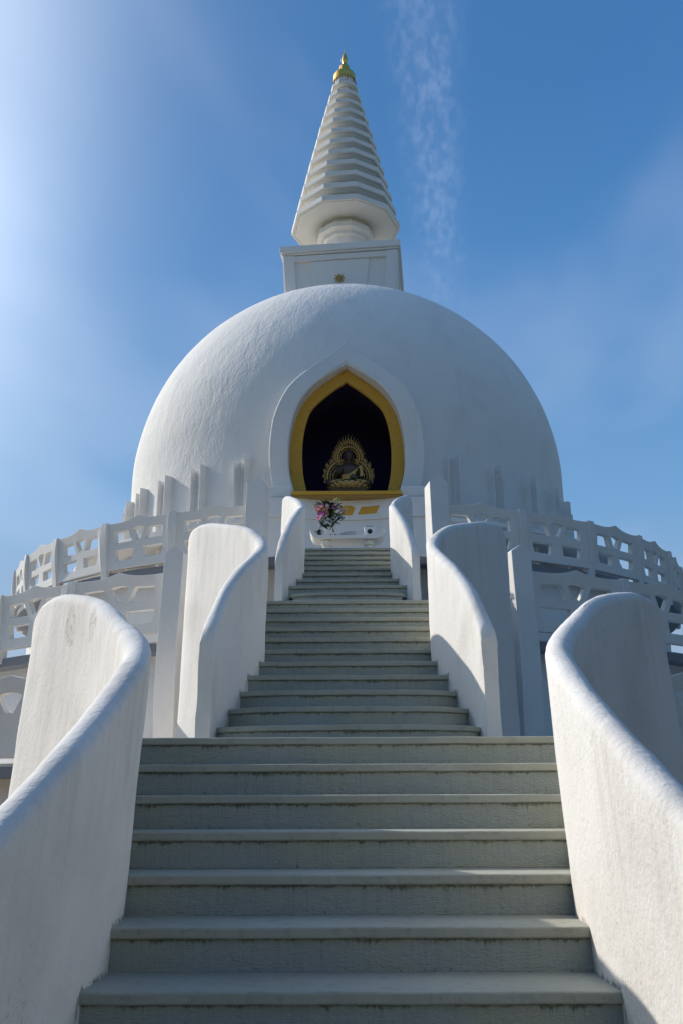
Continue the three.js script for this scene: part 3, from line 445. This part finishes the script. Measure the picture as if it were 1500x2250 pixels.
// ---------------------------------------------------------------- altar wall below the niche
{
  const w = 1.03, zIn = (x) => 16.15 - 0.22 * (x / w) ** 2, al = thing('altar_wall', 'curved white altar wall with gold panels under the niche', 'altar', [0, Y3, -16]);
  const plan = (o, wid, back) => { const sh = new THREE.Shape(), n = 24; sh.moveTo(-wid, -back); for (let i = 0; i <= n; i++) { const x = -w + 2 * w * i / n; if (i === 0) sh.lineTo(-wid, -(zIn(-w) - o)); sh.lineTo(x, -(zIn(x) - o)); if (i === n) sh.lineTo(wid, -(zIn(w) - o)); } sh.lineTo(wid, -back); sh.closePath(); return sh; };
  const ext = (sh, y0, y1, bev = 0.008) => { const g = new THREE.ExtrudeGeometry(sh, { depth: y1 - y0 - 2 * bev, bevelEnabled: true, bevelSize: bev, bevelThickness: bev, bevelOffset: -bev, bevelSegments: 2 }); g.applyMatrix4(new THREE.Matrix4().set(1, 0, 0, 0, 0, 0, 1, y0 + bev - Y3, 0, -1, 0, 16, 0, 0, 0, 1)); const q = g.attributes.position; for (let i = 0; i < q.count; i++) q.setZ(i, -(q.getZ(i) - 16) + 16 - 0); return g; };
  // plan shapes hold (x, -depth); lift them to world
  const lift = (sh, y0, y1, bev = 0.008) => { const g = new THREE.ExtrudeGeometry(sh, { depth: y1 - y0 - 2 * bev, bevelEnabled: true, bevelSize: bev, bevelThickness: bev, bevelOffset: -bev, bevelSegments: 2 }); const p = g.attributes.position; for (let i = 0; i < p.count; i++) { const x = p.getX(i), d = p.getY(i), h = p.getZ(i); p.setXYZ(i, x, y0 + bev + h - Y3, d + 16); } const ix = g.index; g.computeVertexNormals(); return boxUV(g); };
  part('wall', lift(plan(0, 1.5, 17.0), Y3 - 0.06, W(4.905)), M.plaster, al);
  const band = part('band', lift(plan(0.045, 1.5, 17.0), W(4.905), W(5.292)), M.plaster, al);
  const sl = new THREE.Shape([[-1.03, -15.86], [1.03, -15.86], [1.03, -16.98], [-1.03, -16.98]].map((q) => new THREE.Vector2(...q)));
  part('sill', lift(sl, W(5.335), W(5.405), 0.010), M.ochre, al);
  const so = new THREE.Shape([[-1.02, -15.88], [1.02, -15.88], [1.0, -16.6], [-1.0, -16.6]].map((q) => new THREE.Vector2(...q)));
  part('sill_soffit', lift(so, W(5.29), W(5.332), 0.003), M.sill, al);
  for (const s of [-1, 1]) part('shoulder', box(0.5, 0.22, 0.9, s * 1.285, W(5.43) - Y3, -0.42, 0.03), M.plaster, al);
  const inset = (pts) => { const sh = new THREE.Shape(pts.map((q) => new THREE.Vector2(...q))), g = new THREE.ExtrudeGeometry(sh, { depth: 0.010, bevelEnabled: false, steps: 1 }); const p = g.attributes.position; for (let i = 0; i < p.count; i++) { const x = p.getX(i); p.setXYZ(i, x, W(p.getY(i)) - Y3, -(zIn(x) - 0.045) + 16 - 0.004 + p.getZ(i)); } g.computeVertexNormals(); return boxUV(g); };
  const sub = (a, b, n) => Array.from({ length: n }, (_, i) => [a[0] + (b[0] - a[0]) * i / n, a[1] + (b[1] - a[1]) * i / n]);
  for (const s of [-1, 1]) { const c = [[s * 0.195, 5.005], [s * 0.545, 5.012], [s * 0.617, 5.165], [s * 0.268, 5.15]]; part('gold_panel', inset([...sub(c[0], c[1], 6), ...sub(c[1], c[2], 2), ...sub(c[2], c[3], 6), ...sub(c[3], c[0], 2)]), M.ochre, band); }
  part('gold_panel', inset([[-0.085, 4.995], [0.095, 4.995], [0.150, 5.135], [0.11, 5.165], [0.05, 5.182], [0, 5.187], [-0.05, 5.182], [-0.11, 5.165], [-0.142, 5.135]]), M.ochre, band);
}
// ---------------------------------------------------------------- low altar table and what stands on it
const TZ = -14.72, TY = W(4.135);                     // table top
{
  const t = thing('altar_table', 'low white altar table with upturned ends', 'table', [0, Y3, TZ]);
  const sh = new THREE.Shape(), y = TY - Y3, n = 10; sh.moveTo(-0.60, y + 0.10);
  sh.quadraticCurveTo(-0.56, y, -0.46, y); sh.lineTo(0.46, y); sh.quadraticCurveTo(0.56, y, 0.60, y + 0.10); sh.lineTo(0.625, y + 0.085); sh.quadraticCurveTo(0.585, y - 0.05, 0.47, y - 0.05); sh.lineTo(-0.47, y - 0.05); sh.quadraticCurveTo(-0.585, y - 0.05, -0.625, y + 0.085); sh.closePath();
  const g = new THREE.ExtrudeGeometry(sh, { depth: 0.50, bevelEnabled: true, bevelSize: 0.006, bevelThickness: 0.006, bevelSegments: 2, curveSegments: 10 }); g.translate(0, 0, -0.25); part('table_top', boxUV(g), M.smooth, t);
  for (const s of [-1, 1]) { part('leg', lathe([[0, 0.0], [0.062, 0.0], [0.062, y - 0.15], [0.088, y - 0.14], [0.088, y - 0.064]], 28), M.smooth, t).position.set(s * 0.355, 0, 0.1); }
}
const onTable = (x, dz = 0.1) => [x, TY + 0.001, TZ + dz];
solo('offering_stone', (() => { const g = new THREE.SphereGeometry(1, 32, 16, 0, Math.PI * 2, 0, Math.PI / 2); const p = g.attributes.position; for (let i = 0; i < p.count; i++) { const x = p.getX(i), y = p.getY(i), z = p.getZ(i), k = 1 + 0.06 * (fbm(x * 3 + 9, z * 3 + y * 2 + 9, 999, 999, 801, 4) - 0.5); p.setXYZ(i, x * 0.17 * k, Math.pow(y, 0.8) * 0.115 * k, z * 0.11 * k); } g.computeVertexNormals(); return g; })(), M.stone, 'low rounded pale stone in the middle of the altar table', 'stone', onTable(0.035, 0.13));
{
  const b = thing('incense_box', 'small white footed box with a black round opening, on the altar table', 'box', onTable(0.375, 0.14));
  const sh = new THREE.Shape(); sh.moveTo(-0.09, 0); sh.lineTo(0.09, 0); sh.quadraticCurveTo(0.068, 0.05, 0.075, 0.10); sh.lineTo(0.088, 0.16); sh.lineTo(-0.088, 0.16); sh.lineTo(-0.075, 0.10); sh.quadraticCurveTo(-0.068, 0.05, -0.09, 0); const g = new THREE.ExtrudeGeometry(sh, { depth: 0.13, bevelEnabled: true, bevelSize: 0.005, bevelThickness: 0.005, bevelSegments: 2 }); g.translate(0, 0, -0.065);
  part('body', boxUV(g), M.ceramic, b); const d = new THREE.CylinderGeometry(0.042, 0.042, 0.012, 28); d.rotateX(Math.PI / 2); d.translate(0.005, 0.075, 0.072); part('opening', d, M.black, b); part('lid', box(0.12, 0.012, 0.12, 0, 0.172, 0, 0.004), M.black, b);
}
for (const [x, h, r, m, lab] of [[-0.275, 0.035, 0.016, 'black', 'tiny dark cup beside the white vase'], [-0.20, 0.03, 0.02, 'blueGlass', 'tiny blue glass dish right of the vase'], [-0.155, 0.025, 0.014, 'blueGlass', 'tiny blue glass cup next to the pale stone']]) solo('offering_cup', lathe([[0, 0.002], [r * 0.7, 0.0], [r, h * 0.5], [r * 0.9, h], [r * 0.8, h], [r * 0.8, h * 0.5], [0, h * 0.3]], 16), M[m], lab, 'cup', onTable(x, 0.2), 'small cups on the altar table');
{ // white vase with pink lilies
  const R = rng(77), v = onTable(-0.315, 0.17);
  solo('vase', lathe([[0, 0], [0.045, 0], [0.048, 0.01], [0.068, 0.145], [0.069, 0.155], [0.062, 0.152], [0.045, 0.02], [0, 0.015]], 28), M.ceramic, 'plain white tapered vase on the altar table', 'vase', v);
  const bq = thing('bouquet', 'bouquet of pink lilies and dark leaves in the white vase', 'flowers', [v[0], v[1] + 0.05, v[2]]);
  const stemM = std({ color: L3(0.035, 0.075, 0.02), roughness: 0.7 }), leafM = std({ color: L3(0.022, 0.052, 0.016), roughness: 0.55 }), darkLeaf = std({ color: L3(0.012, 0.030, 0.014), roughness: 0.5 });
  const pinks = [L3(0.52, 0.12, 0.28), L3(0.40, 0.03, 0.14), L3(0.62, 0.30, 0.42), L3(0.46, 0.08, 0.22)].map((c) => std({ color: c, roughness: 0.6 })), white = std({ color: L3(0.70, 0.66, 0.60), roughness: 0.6 }), budM = std({ color: L3(0.30, 0.42, 0.14), roughness: 0.6 });
  const petal = (len, wd, curl) => grid(4, 6, (i, j) => { const t = j / 6, s = (i / 4 - 0.5) * 2, w = wd * Math.sin(Math.PI * Math.pow(t, 0.8)) + 0.002; const a = t * curl; return [s * w, len * t * Math.cos(a * 0.5) , len * t * Math.sin(a) + 0.25 * w * s * s, 0, 0]; });
  const flower = (sz) => { const l = []; for (let i = 0; i < 6; i++) { const p = petal(sz, sz * (i % 2 ? 0.20 : 0.27), 1.0); p.rotateX(0.55 + (i % 2) * 0.12); p.rotateY(i * Math.PI / 3); l.push(p); } return merge(l); };
  const put = (g, from, to) => { const d = new THREE.Vector3().subVectors(to, from).normalize(), q = new THREE.Quaternion().setFromUnitVectors(new THREE.Vector3(0, 1, 0), d); g.applyQuaternion(q); g.translate(to.x, to.y, to.z); return g; };
  const stems = []; const stem = (a, b) => { const m = a.clone().lerp(b, 0.5); m.y += 0.03; m.x *= 0.8; stems.push(new THREE.TubeGeometry(new THREE.QuadraticBezierCurve3(a, m, b), 8, 0.0045, 5)); };
  const foot = new THREE.Vector3(0, 0.02, 0);
  // flower heads (x, y, z, size, tint)
  for (const [x, y, z, s, m] of [[-0.13, 0.44, 0.08, 0.095, 1], [-0.17, 0.40, 0.06, 0.085, 1], [-0.12, 0.30, 0.12, 0.10, 0], [-0.07, 0.33, 0.12, 0.09, 3], [-0.15, 0.25, 0.10, 0.08, 0], [0.06, 0.45, 0.06, 0.10, 0], [0.10, 0.42, 0.08, 0.085, 2], [0.03, 0.50, 0.02, 0.085, 0], [0.10, 0.53, 0.0, 0.08, 3], [-0.01, 0.42, 0.10, 0.08, 2], [0.22, 0.40, 0.04, 0.075, 2], [0.27, 0.38, 0.03, 0.06, 2]]) { const to = new THREE.Vector3(x, y, z), from = foot.clone().setY(y * 0.35); stem(foot, to); const dir = to.clone().sub(from).add(new THREE.Vector3(0, -0.02, 0.14)); part('flower', put(flower(s * 0.86), to.clone().sub(dir), to), pinks[m], bq); }
  for (const [x, y, z] of [[-0.02, 0.17, 0.12], [0.03, 0.14, 0.12], [0.06, 0.19, 0.11], [0.01, 0.22, 0.12], [-0.05, 0.15, 0.11]]) { const to = new THREE.Vector3(x, y, z); stem(foot, to); part('flower', put(flower(0.035), foot.clone().add(new THREE.Vector3(0, 0, -0.1)), to), white, bq); }
  for (const [x, y, z] of [[0.14, 0.62, 0.0], [0.18, 0.60, 0.02], [0.10, 0.60, 0.02], [-0.06, 0.52, 0.02], [0.30, 0.43, 0.02], [0.24, 0.46, 0.03]]) { const to = new THREE.Vector3(x, y, z); stem(foot, to); const g = new THREE.SphereGeometry(0.012, 8, 6); g.scale(0.9, 3.0, 0.9); part('bud', put(g, foot.clone().setY(0.2), to), budM, bq); }
  const blade = (len, wd, bend) => grid(3, 8, (i, j) => { const t = j / 8, s = (i / 3 - 0.5) * 2, w = wd * Math.sin(Math.PI * clamp(0.08 + 0.92 * t)) + 0.001; return [s * w, len * t * (1 - 0.35 * bend * t), len * bend * t * t * 0.8 - 0.2 * Math.abs(s) * w, 0, 0]; });
  for (let i = 0; i < 90; i++) { const y = 0.10 + 0.42 * R(), a = R() * Math.PI * 2, rr = (0.03 + 0.16 * y / 0.5) * R(), g = blade(0.10 + 0.10 * R(), 0.016 + 0.014 * R(), 0.4 + 0.5 * R()); g.rotateX(0.5 + 0.6 * R()); g.rotateY(a); g.translate(Math.sin(a) * rr * 0.9 + 0.02, y, Math.cos(a) * rr * 0.8); part('leaf', g, i % 3 ? leafM : darkLeaf, bq); }
  // drooping palm frond right, stiff blades left
  const rib = new THREE.QuadraticBezierCurve3(foot.clone(), new THREE.Vector3(0.15, 0.34, 0.06), new THREE.Vector3(0.27, 0.27, 0.08)); stems.push(new THREE.TubeGeometry(rib, 12, 0.004, 5));
  for (let i = 2; i <= 9; i++) { const p = rib.getPoint(i / 9), g = blade(0.16, 0.010, 0.75); g.rotateX(1.9); g.rotateY(0.35 + 0.15 * (i % 2)); g.rotateZ(-0.5 - 0.06 * i); g.translate(p.x, p.y, p.z); part('leaf', g, darkLeaf, bq); }
  for (const [a, l] of [[0.75, 0.27], [0.9, 0.22], [0.55, 0.24]]) { const g = blade(l, 0.014, 0.15); g.rotateZ(a); g.translate(-0.01, 0.06, 0.07); part('leaf', g, darkLeaf, bq); }
  part('stems', merge(stems), stemM, bq);
  // small plant in a green pot
  const pv = onTable(-0.475, 0.12), pl = thing('potted_plant', 'small flowering plant in a dark green pot at the left end of the altar table', 'plant', pv);
  part('pot', lathe([[0, 0], [0.032, 0], [0.036, 0.07], [0.031, 0.07], [0.028, 0.01], [0, 0.01]], 20), M.greenPot, pl);
  for (let i = 0; i < 22; i++) { const a = R() * Math.PI * 2, g = blade(0.07 + 0.09 * R(), 0.010, 0.5); g.rotateX(0.2 + 1.1 * R()); g.rotateY(a); g.translate(0, 0.06 + 0.03 * R(), 0); part('leaf', g, i % 2 ? leafM : darkLeaf, pl); }
  for (let i = 0; i < 5; i++) { const g = flower(0.026); g.rotateX(0.6); g.translate((R() - 0.5) * 0.11, 0.13 + 0.06 * R(), 0.04); part('flower', g, white, pl); }
}

// ---------------------------------------------------------------- gilded seated statue in the niche
{
  const base = W(5.42), st = thing('buddha_statue', 'gilded seated statue with flame halo in the dark niche', 'statue', [0.035, base, -17.45]); st.scale.set(1.10, 1.16, 1);
  part('pedestal', merge([box(0.66, 0.10, 0.44, 0, 0.05, 0, 0.01), box(0.60, 0.38, 0.40, 0, 0.28, 0, 0.01)]), M.wood, st); const LIFT = 0.267;
  // lotus seat
  const pet = []; for (const [row, n, r, y, tilt] of [[0, 20, 0.335, 0.215, 0.95], [1, 20, 0.325, 0.25, 0.6]]) for (let i = 0; i < n; i++) { const g = new THREE.SphereGeometry(1, 10, 6); g.scale(0.052, 0.075, 0.022); g.rotateX(tilt); g.translate(0, y, r * 0.95); const a = (i + row * 0.5) / n * Math.PI * 2; g.rotateY(a); g.scale(1.1, 1, 0.75); pet.push(g); }
  part('lotus_seat', merge([lathe([[0, 0.2], [0.33, 0.2], [0.36, 0.26], [0.33, 0.30], [0, 0.30]], 40).scale(1.05, 1, 0.75), ...pet]), M.leafGold, st).position.y = LIFT;
  // body: one continuous surface from a distance field
  const cap = (p, a, b, ra, rb) => { const bx = b[0] - a[0], by = b[1] - a[1], bz = b[2] - a[2], px = p[0] - a[0], py = p[1] - a[1], pz = p[2] - a[2], t = clamp((px * bx + py * by + pz * bz) / (bx * bx + by * by + bz * bz)); return Math.hypot(px - t * bx, py - t * by, pz - t * bz) - (ra + (rb - ra) * t); };
  const ell = (p, c, r) => { const x = (p[0] - c[0]) / r[0], y = (p[1] - c[1]) / r[1], z = (p[2] - c[2]) / r[2], k = Math.hypot(x, y, z); return (k - 1) * Math.min(...r); };
  const smin = (a, b, k) => { const h = clamp(0.5 + 0.5 * (b - a) / k); return b + (a - b) * h - k * h * (1 - h); };
  const field = (p) => {
    let d = ell(p, [0, 0.50, -0.02], [0.17, 0.22, 0.125]);
    d = smin(d, ell(p, [0, 0.62, -0.01], [0.205, 0.11, 0.12]), 0.06);
    d = smin(d, ell(p, [0, 0.36, -0.02], [0.20, 0.10, 0.16]), 0.06);
    for (const s of [-1, 1]) {
      d = smin(d, cap(p, [s * 0.12, 0.35, 0.02], [s * 0.36, 0.335, 0.10], 0.095, 0.065), 0.04);       // thigh
      d = smin(d, cap(p, [s * 0.36, 0.335, 0.10], [-s * 0.05, 0.335, 0.19], 0.062, 0.042), 0.03);       // shin
      d = smin(d, cap(p, [s * 0.19, 0.645, -0.01], [s * 0.265, 0.47, 0.0], 0.066, 0.052), 0.035);       // upper arm
      d = smin(d, cap(p, [s * 0.265, 0.47, 0.0], s < 0 ? [-0.17, 0.53, 0.13] : [0.13, 0.42, 0.16], 0.050, 0.036), 0.025); // forearm
    }
    for (let i = 0; i < 4; i++) d = smin(d, cap(p, [-0.190 + i * 0.019, 0.555, 0.14], [-0.197 + i * 0.021, 0.635 - 0.008 * Math.abs(i - 1.5), 0.15], 0.010, 0.008), 0.006);
    d = smin(d, cap(p, [-0.15, 0.54, 0.145], [-0.128, 0.585, 0.16], 0.011, 0.009), 0.006);
    for (let i = 0; i < 4; i++) d = smin(d, cap(p, [0.10, 0.405 + i * 0.016, 0.185], [0.03, 0.40 + i * 0.016, 0.205], 0.010, 0.008), 0.006);
    d = smin(d, cap(p, [0.11, 0.45, 0.18], [0.07, 0.475, 0.195], 0.011, 0.009), 0.006);
    d = smin(d, cap(p, [0, 0.70, -0.01], [0, 0.78, 0.0], 0.058, 0.054), 0.03);                            // neck
    d = smin(d, ell(p, [0, 0.865, 0.01], [0.083, 0.108, 0.092]), 0.018);                                  // head
    d = smin(d, ell(p, [0, 0.905, -0.012], [0.098, 0.082, 0.10]), 0.012); d = smin(d, ell(p, [0, 0.985, -0.015], [0.048, 0.036, 0.048]), 0.02);   // hair, crown knot
    d = smin(d, cap(p, [0, 0.885, 0.098], [0, 0.85, 0.112], 0.006, 0.013), 0.012);                        // nose
    for (const s of [-1, 1]) { d = smin(d, cap(p, [s * 0.018, 0.892, 0.097], [s * 0.052, 0.89, 0.083], 0.006, 0.005), 0.008); d = smin(d, cap(p, [s * 0.022, 0.873, 0.096], [s * 0.046, 0.872, 0.086], 0.008, 0.006), 0.006); d = smin(d, cap(p, [s * 0.092, 0.89, 0.0], [s * 0.090, 0.79, 0.005], 0.013, 0.014), 0.006); }
    d = smin(d, cap(p, [-0.02, 0.822, 0.094], [0.02, 0.822, 0.094], 0.009, 0.009), 0.006);                // mouth
    return d + 0.0;
  };
  const res = 92, mc = new MarchingCubes(res, M.bronze, false, false, 200000); mc.isolation = 0;
  const half = 0.5, cx = 0, cyy = 0.62, cz = 0.03;
  for (let k = 0; k < res; k++) for (let j = 0; j < res; j++) for (let i = 0; i < res; i++) { const f = (q) => (q - res / 2) / (res / 2) * half; mc.field[i + j * res + k * res * res] = -field([cx + f(i), cyy + f(j), cz + f(k)]); }
  mc.update(); const cnt = mc.count, g = new THREE.BufferGeometry();
  const pa = new Float32Array(cnt * 3); for (let i = 0; i < cnt; i++) { pa[i * 3] = cx + mc.positionArray[i * 3] * half; pa[i * 3 + 1] = cyy + mc.positionArray[i * 3 + 1] * half; pa[i * 3 + 2] = cz + mc.positionArray[i * 3 + 2] * half; }
  g.setAttribute('position', new THREE.BufferAttribute(pa, 3)); const mg = mergeVertices(g, 1e-4); mg.computeVertexNormals(); mg.translate(0, -0.03, 0); const body = part('body', mg, M.bronze, st); body.position.y = LIFT;
  // gilded robe folds over chest, arm and lap
  const fold = []; const tube = (pts, r) => fold.push(new THREE.TubeGeometry(new THREE.CatmullRomCurve3(pts.map((q) => new THREE.Vector3(...q))), 18, r, 6));
  for (let i = 0; i < 6; i++) tube([[0.20 - i * 0.012, 0.60 - i * 0.012, 0.10], [0.10, 0.52 - i * 0.018, 0.135 + i * 0.002], [0.0, 0.455 - i * 0.016, 0.14 + i * 0.003], [-0.13, 0.45 - i * 0.022, 0.11 + i * 0.004]], 0.010);
  for (const s of [-1, 1]) for (let i = 0; i < 6; i++) { tube([[s * (0.13 + i * 0.02), 0.345 - i * 0.004, 0.17], [s * (0.22 + i * 0.02), 0.33, 0.185 - i * 0.006], [s * (0.33 + i * 0.014), 0.30, 0.16 - i * 0.012]], 0.012); if (i < 4) tube([[s * (0.235 + i * 0.008), 0.60 - i * 0.03, 0.03 + i * 0.012], [s * (0.28 + i * 0.006), 0.48, 0.045], [s * (0.30 - i * 0.01), 0.36, 0.07 + i * 0.015]], 0.010); }
  for (let i = 0; i < 3; i++) tube([[0.20 + i * 0.02, 0.63, 0.095], [0.225 + i * 0.018, 0.52, 0.11], [0.22 + i * 0.018, 0.42, 0.12]], 0.011);
  part('robe', merge(fold), M.leafGold, body);
  // halo: two gilded rings with scroll work and a fringe of flames
  const hl = [], ringAt = (cy, rx, ry, tr, z) => { const q = new THREE.TorusGeometry(1, tr, 8, 64); q.scale(rx, ry, 0.5); q.translate(0, cy, z); hl.push(q); };
  ringAt(0.87, 0.205, 0.205, 0.10, -0.17); ringAt(0.87, 0.155, 0.155, 0.06, -0.165); ringAt(0.50, 0.40, 0.34, 0.06, -0.18); ringAt(0.50, 0.345, 0.29, 0.035, -0.175);
  const R = rng(5); for (let i = 0; i < 70; i++) { const up = i % 2, a = i / 70 * Math.PI * 2, r = up ? 0.18 : 0.37, q = new THREE.TorusGeometry(0.016 + 0.008 * R(), 0.005, 5, 12, 4.6); q.rotateZ(a * 3); q.translate(Math.cos(a) * r, (up ? 0.87 : 0.50) + Math.sin(a) * (up ? 0.18 : 0.315), -0.17); hl.push(q); }
  const flame = (x, y, ang, len0) => { const len = len0 * 1.3; for (const [da, l, o] of [[0, 1, 0], [0.55, 0.62, 0.022], [-0.5, 0.55, -0.02]]) { const c = new THREE.CatmullRomCurve3([[0, 0], [0.012 + o, 0.3], [-0.010 + o, 0.65], [0.012 + o * 1.4, 1]].map(([px, py]) => new THREE.Vector3(px, py * len * l, 0))); const q = new THREE.TubeGeometry(c, 7, 0.0085, 5); const pp = q.attributes.position, ring = 6; for (let s = 0; s <= 7; s++) { const ctr = c.getPointAt(s / 7), k = Math.sin(Math.PI * (0.12 + 0.88 * s / 7)) * 0.9 + 0.05; for (let j = 0; j < ring; j++) { const id = s * ring + j; pp.setXYZ(id, ctr.x + (pp.getX(id) - ctr.x) * k, ctr.y + (pp.getY(id) - ctr.y) * k, (pp.getZ(id)) * k); } } q.rotateZ(ang + da * 0.7); q.translate(x, y, -0.175 + (R() - 0.5) * 0.02); hl.push(q); } };
  for (let i = 0; i <= 22; i++) { const a = -0.18 + i / 22 * (Math.PI + 0.36), ca = Math.cos(a), sa = Math.sin(a); flame(ca * 0.225, 0.87 + sa * 0.225, (a - Math.PI / 2) * 0.72, 0.075 + 0.115 * Math.pow(Math.max(0, sa), 5) + 0.02 * R()); }
  for (let i = 0; i <= 12; i++) for (const s of [-1, 1]) { const a = -0.75 + i / 12 * 1.72; flame(s * Math.cos(a) * 0.415, 0.50 + Math.sin(a) * 0.36, -s * (Math.PI / 2 - a) * 0.42, 0.075 + 0.03 * R()); if (i % 2) flame(s * Math.cos(a) * 0.46, 0.50 + Math.sin(a) * 0.39, -s * 0.3, 0.05 + 0.02 * R()); }
  part('halo', merge(hl), M.leafGold, st).position.y = LIFT;
}

// ---------------------------------------------------------------- trees beyond the terraces
function tree(x, z, h, seed, label) {
  const R = rng(seed), t = thing('tree', label, 'tree', [x, 0, z], 'trees beyond the terraces'), tr = [];
  const tube = (a, b, r0, r1) => { const d = b.clone().sub(a), g = new THREE.CylinderGeometry(r1, r0, d.length(), 7, 1); g.translate(0, d.length() / 2, 0); g.applyQuaternion(new THREE.Quaternion().setFromUnitVectors(new THREE.Vector3(0, 1, 0), d.normalize())); g.translate(a.x, a.y, a.z); tr.push(g); };
  const V = (a, b, c) => new THREE.Vector3(a, b, c); tube(V(0, 0, 0), V(0.1, h * 0.45, 0), 0.22, 0.15); tube(V(0.1, h * 0.45, 0), V(0, h * 0.85, 0.1), 0.15, 0.05);
  const cl = []; for (let i = 0; i < 26; i++) { const a = R() * 6.283, y = h * (0.32 + 0.62 * R()), r = h * 0.30 * Math.sqrt(R()) * Math.sin(Math.PI * clamp((y / h - 0.22) / 0.80)); const c = V(Math.cos(a) * r, y, Math.sin(a) * r); cl.push(c); if (i < 12) tube(V(0.05, Math.max(h * 0.3, y - h * 0.14), 0), c, 0.06, 0.02); }
  part('trunk', merge(tr), M.bark, t);
  const P = [], N = []; for (const c of cl) { const cr = h * (0.09 + 0.05 * R()); for (let i = 0; i < 130; i++) { const d = V(R() - 0.5, R() - 0.5, R() - 0.5).normalize().multiplyScalar(cr * Math.cbrt(R())), s = 0.10 + 0.09 * R(), u = V(R() - 0.5, R() - 0.5, R() - 0.5).normalize(), w = u.clone().cross(V(R() - 0.5, R() - 0.5, R() - 0.5)).normalize(), o = c.clone().add(d), n = u.clone().cross(w); for (const q of [[-1, 0], [0, -0.45], [1, 0], [-1, 0], [1, 0], [0, 0.45]]) { const p = o.clone().addScaledVector(u, q[0] * s).addScaledVector(w, q[1] * s); P.push(p.x, p.y, p.z); N.push(n.x, n.y, n.z); } } }
  const g = new THREE.BufferGeometry(); g.setAttribute('position', new THREE.Float32BufferAttribute(P, 3)); g.setAttribute('normal', new THREE.Float32BufferAttribute(N, 3)); part('crown', g, M.leaf, t);
}
M.bark = std({ color: L3(0.09, 0.07, 0.05), roughness: 1 });
M.leaf = new THREE.MeshPhysicalMaterial({ side: THREE.DoubleSide, color: L3(0.065, 0.10, 0.028), roughness: 0.8, transmission: 0.3, thickness: 0 });
tree(-20.5, -49, 7.6, 11, 'green leafy tree glimpsed through the left end of the middle fence');
tree(-25, -54, 8.6, 12, 'rounder green tree beyond the far left of the terraces');
tree(20.5, -48, 7.4, 13, 'green leafy tree glimpsed through the right end of the middle fence');
tree(25.5, -54, 8.6, 14, 'rounder green tree beyond the far right of the terraces');

// the wood that rings the clearing on the near side: it keeps the low sky off the steps
{
  const R = rng(909), src = scene.children.filter((o) => o.name.startsWith('tree'));
  for (let i = 0; i < 30; i++) {
    const az = (48 + i * (205 / 29) + (R() - 0.5) * 5) * Math.PI / 180, d = 15 + 9 * R() + (i % 3) * 3, t = src[i % src.length].clone();
    t.name = numbered('tree'); t.userData = { label: 'tall woodland tree ringing the clearing behind the viewpoint', category: 'tree', group: 'woodland trees behind the viewpoint' };
    t.position.set(Math.sin(az) * d, 0, -Math.cos(az) * d - 2); t.rotation.y = R() * 6.28; const k = 1.32 + 0.4 * R(); t.scale.set(k, k, k); scene.add(t);
  }
}

renderer.render(scene, camera);
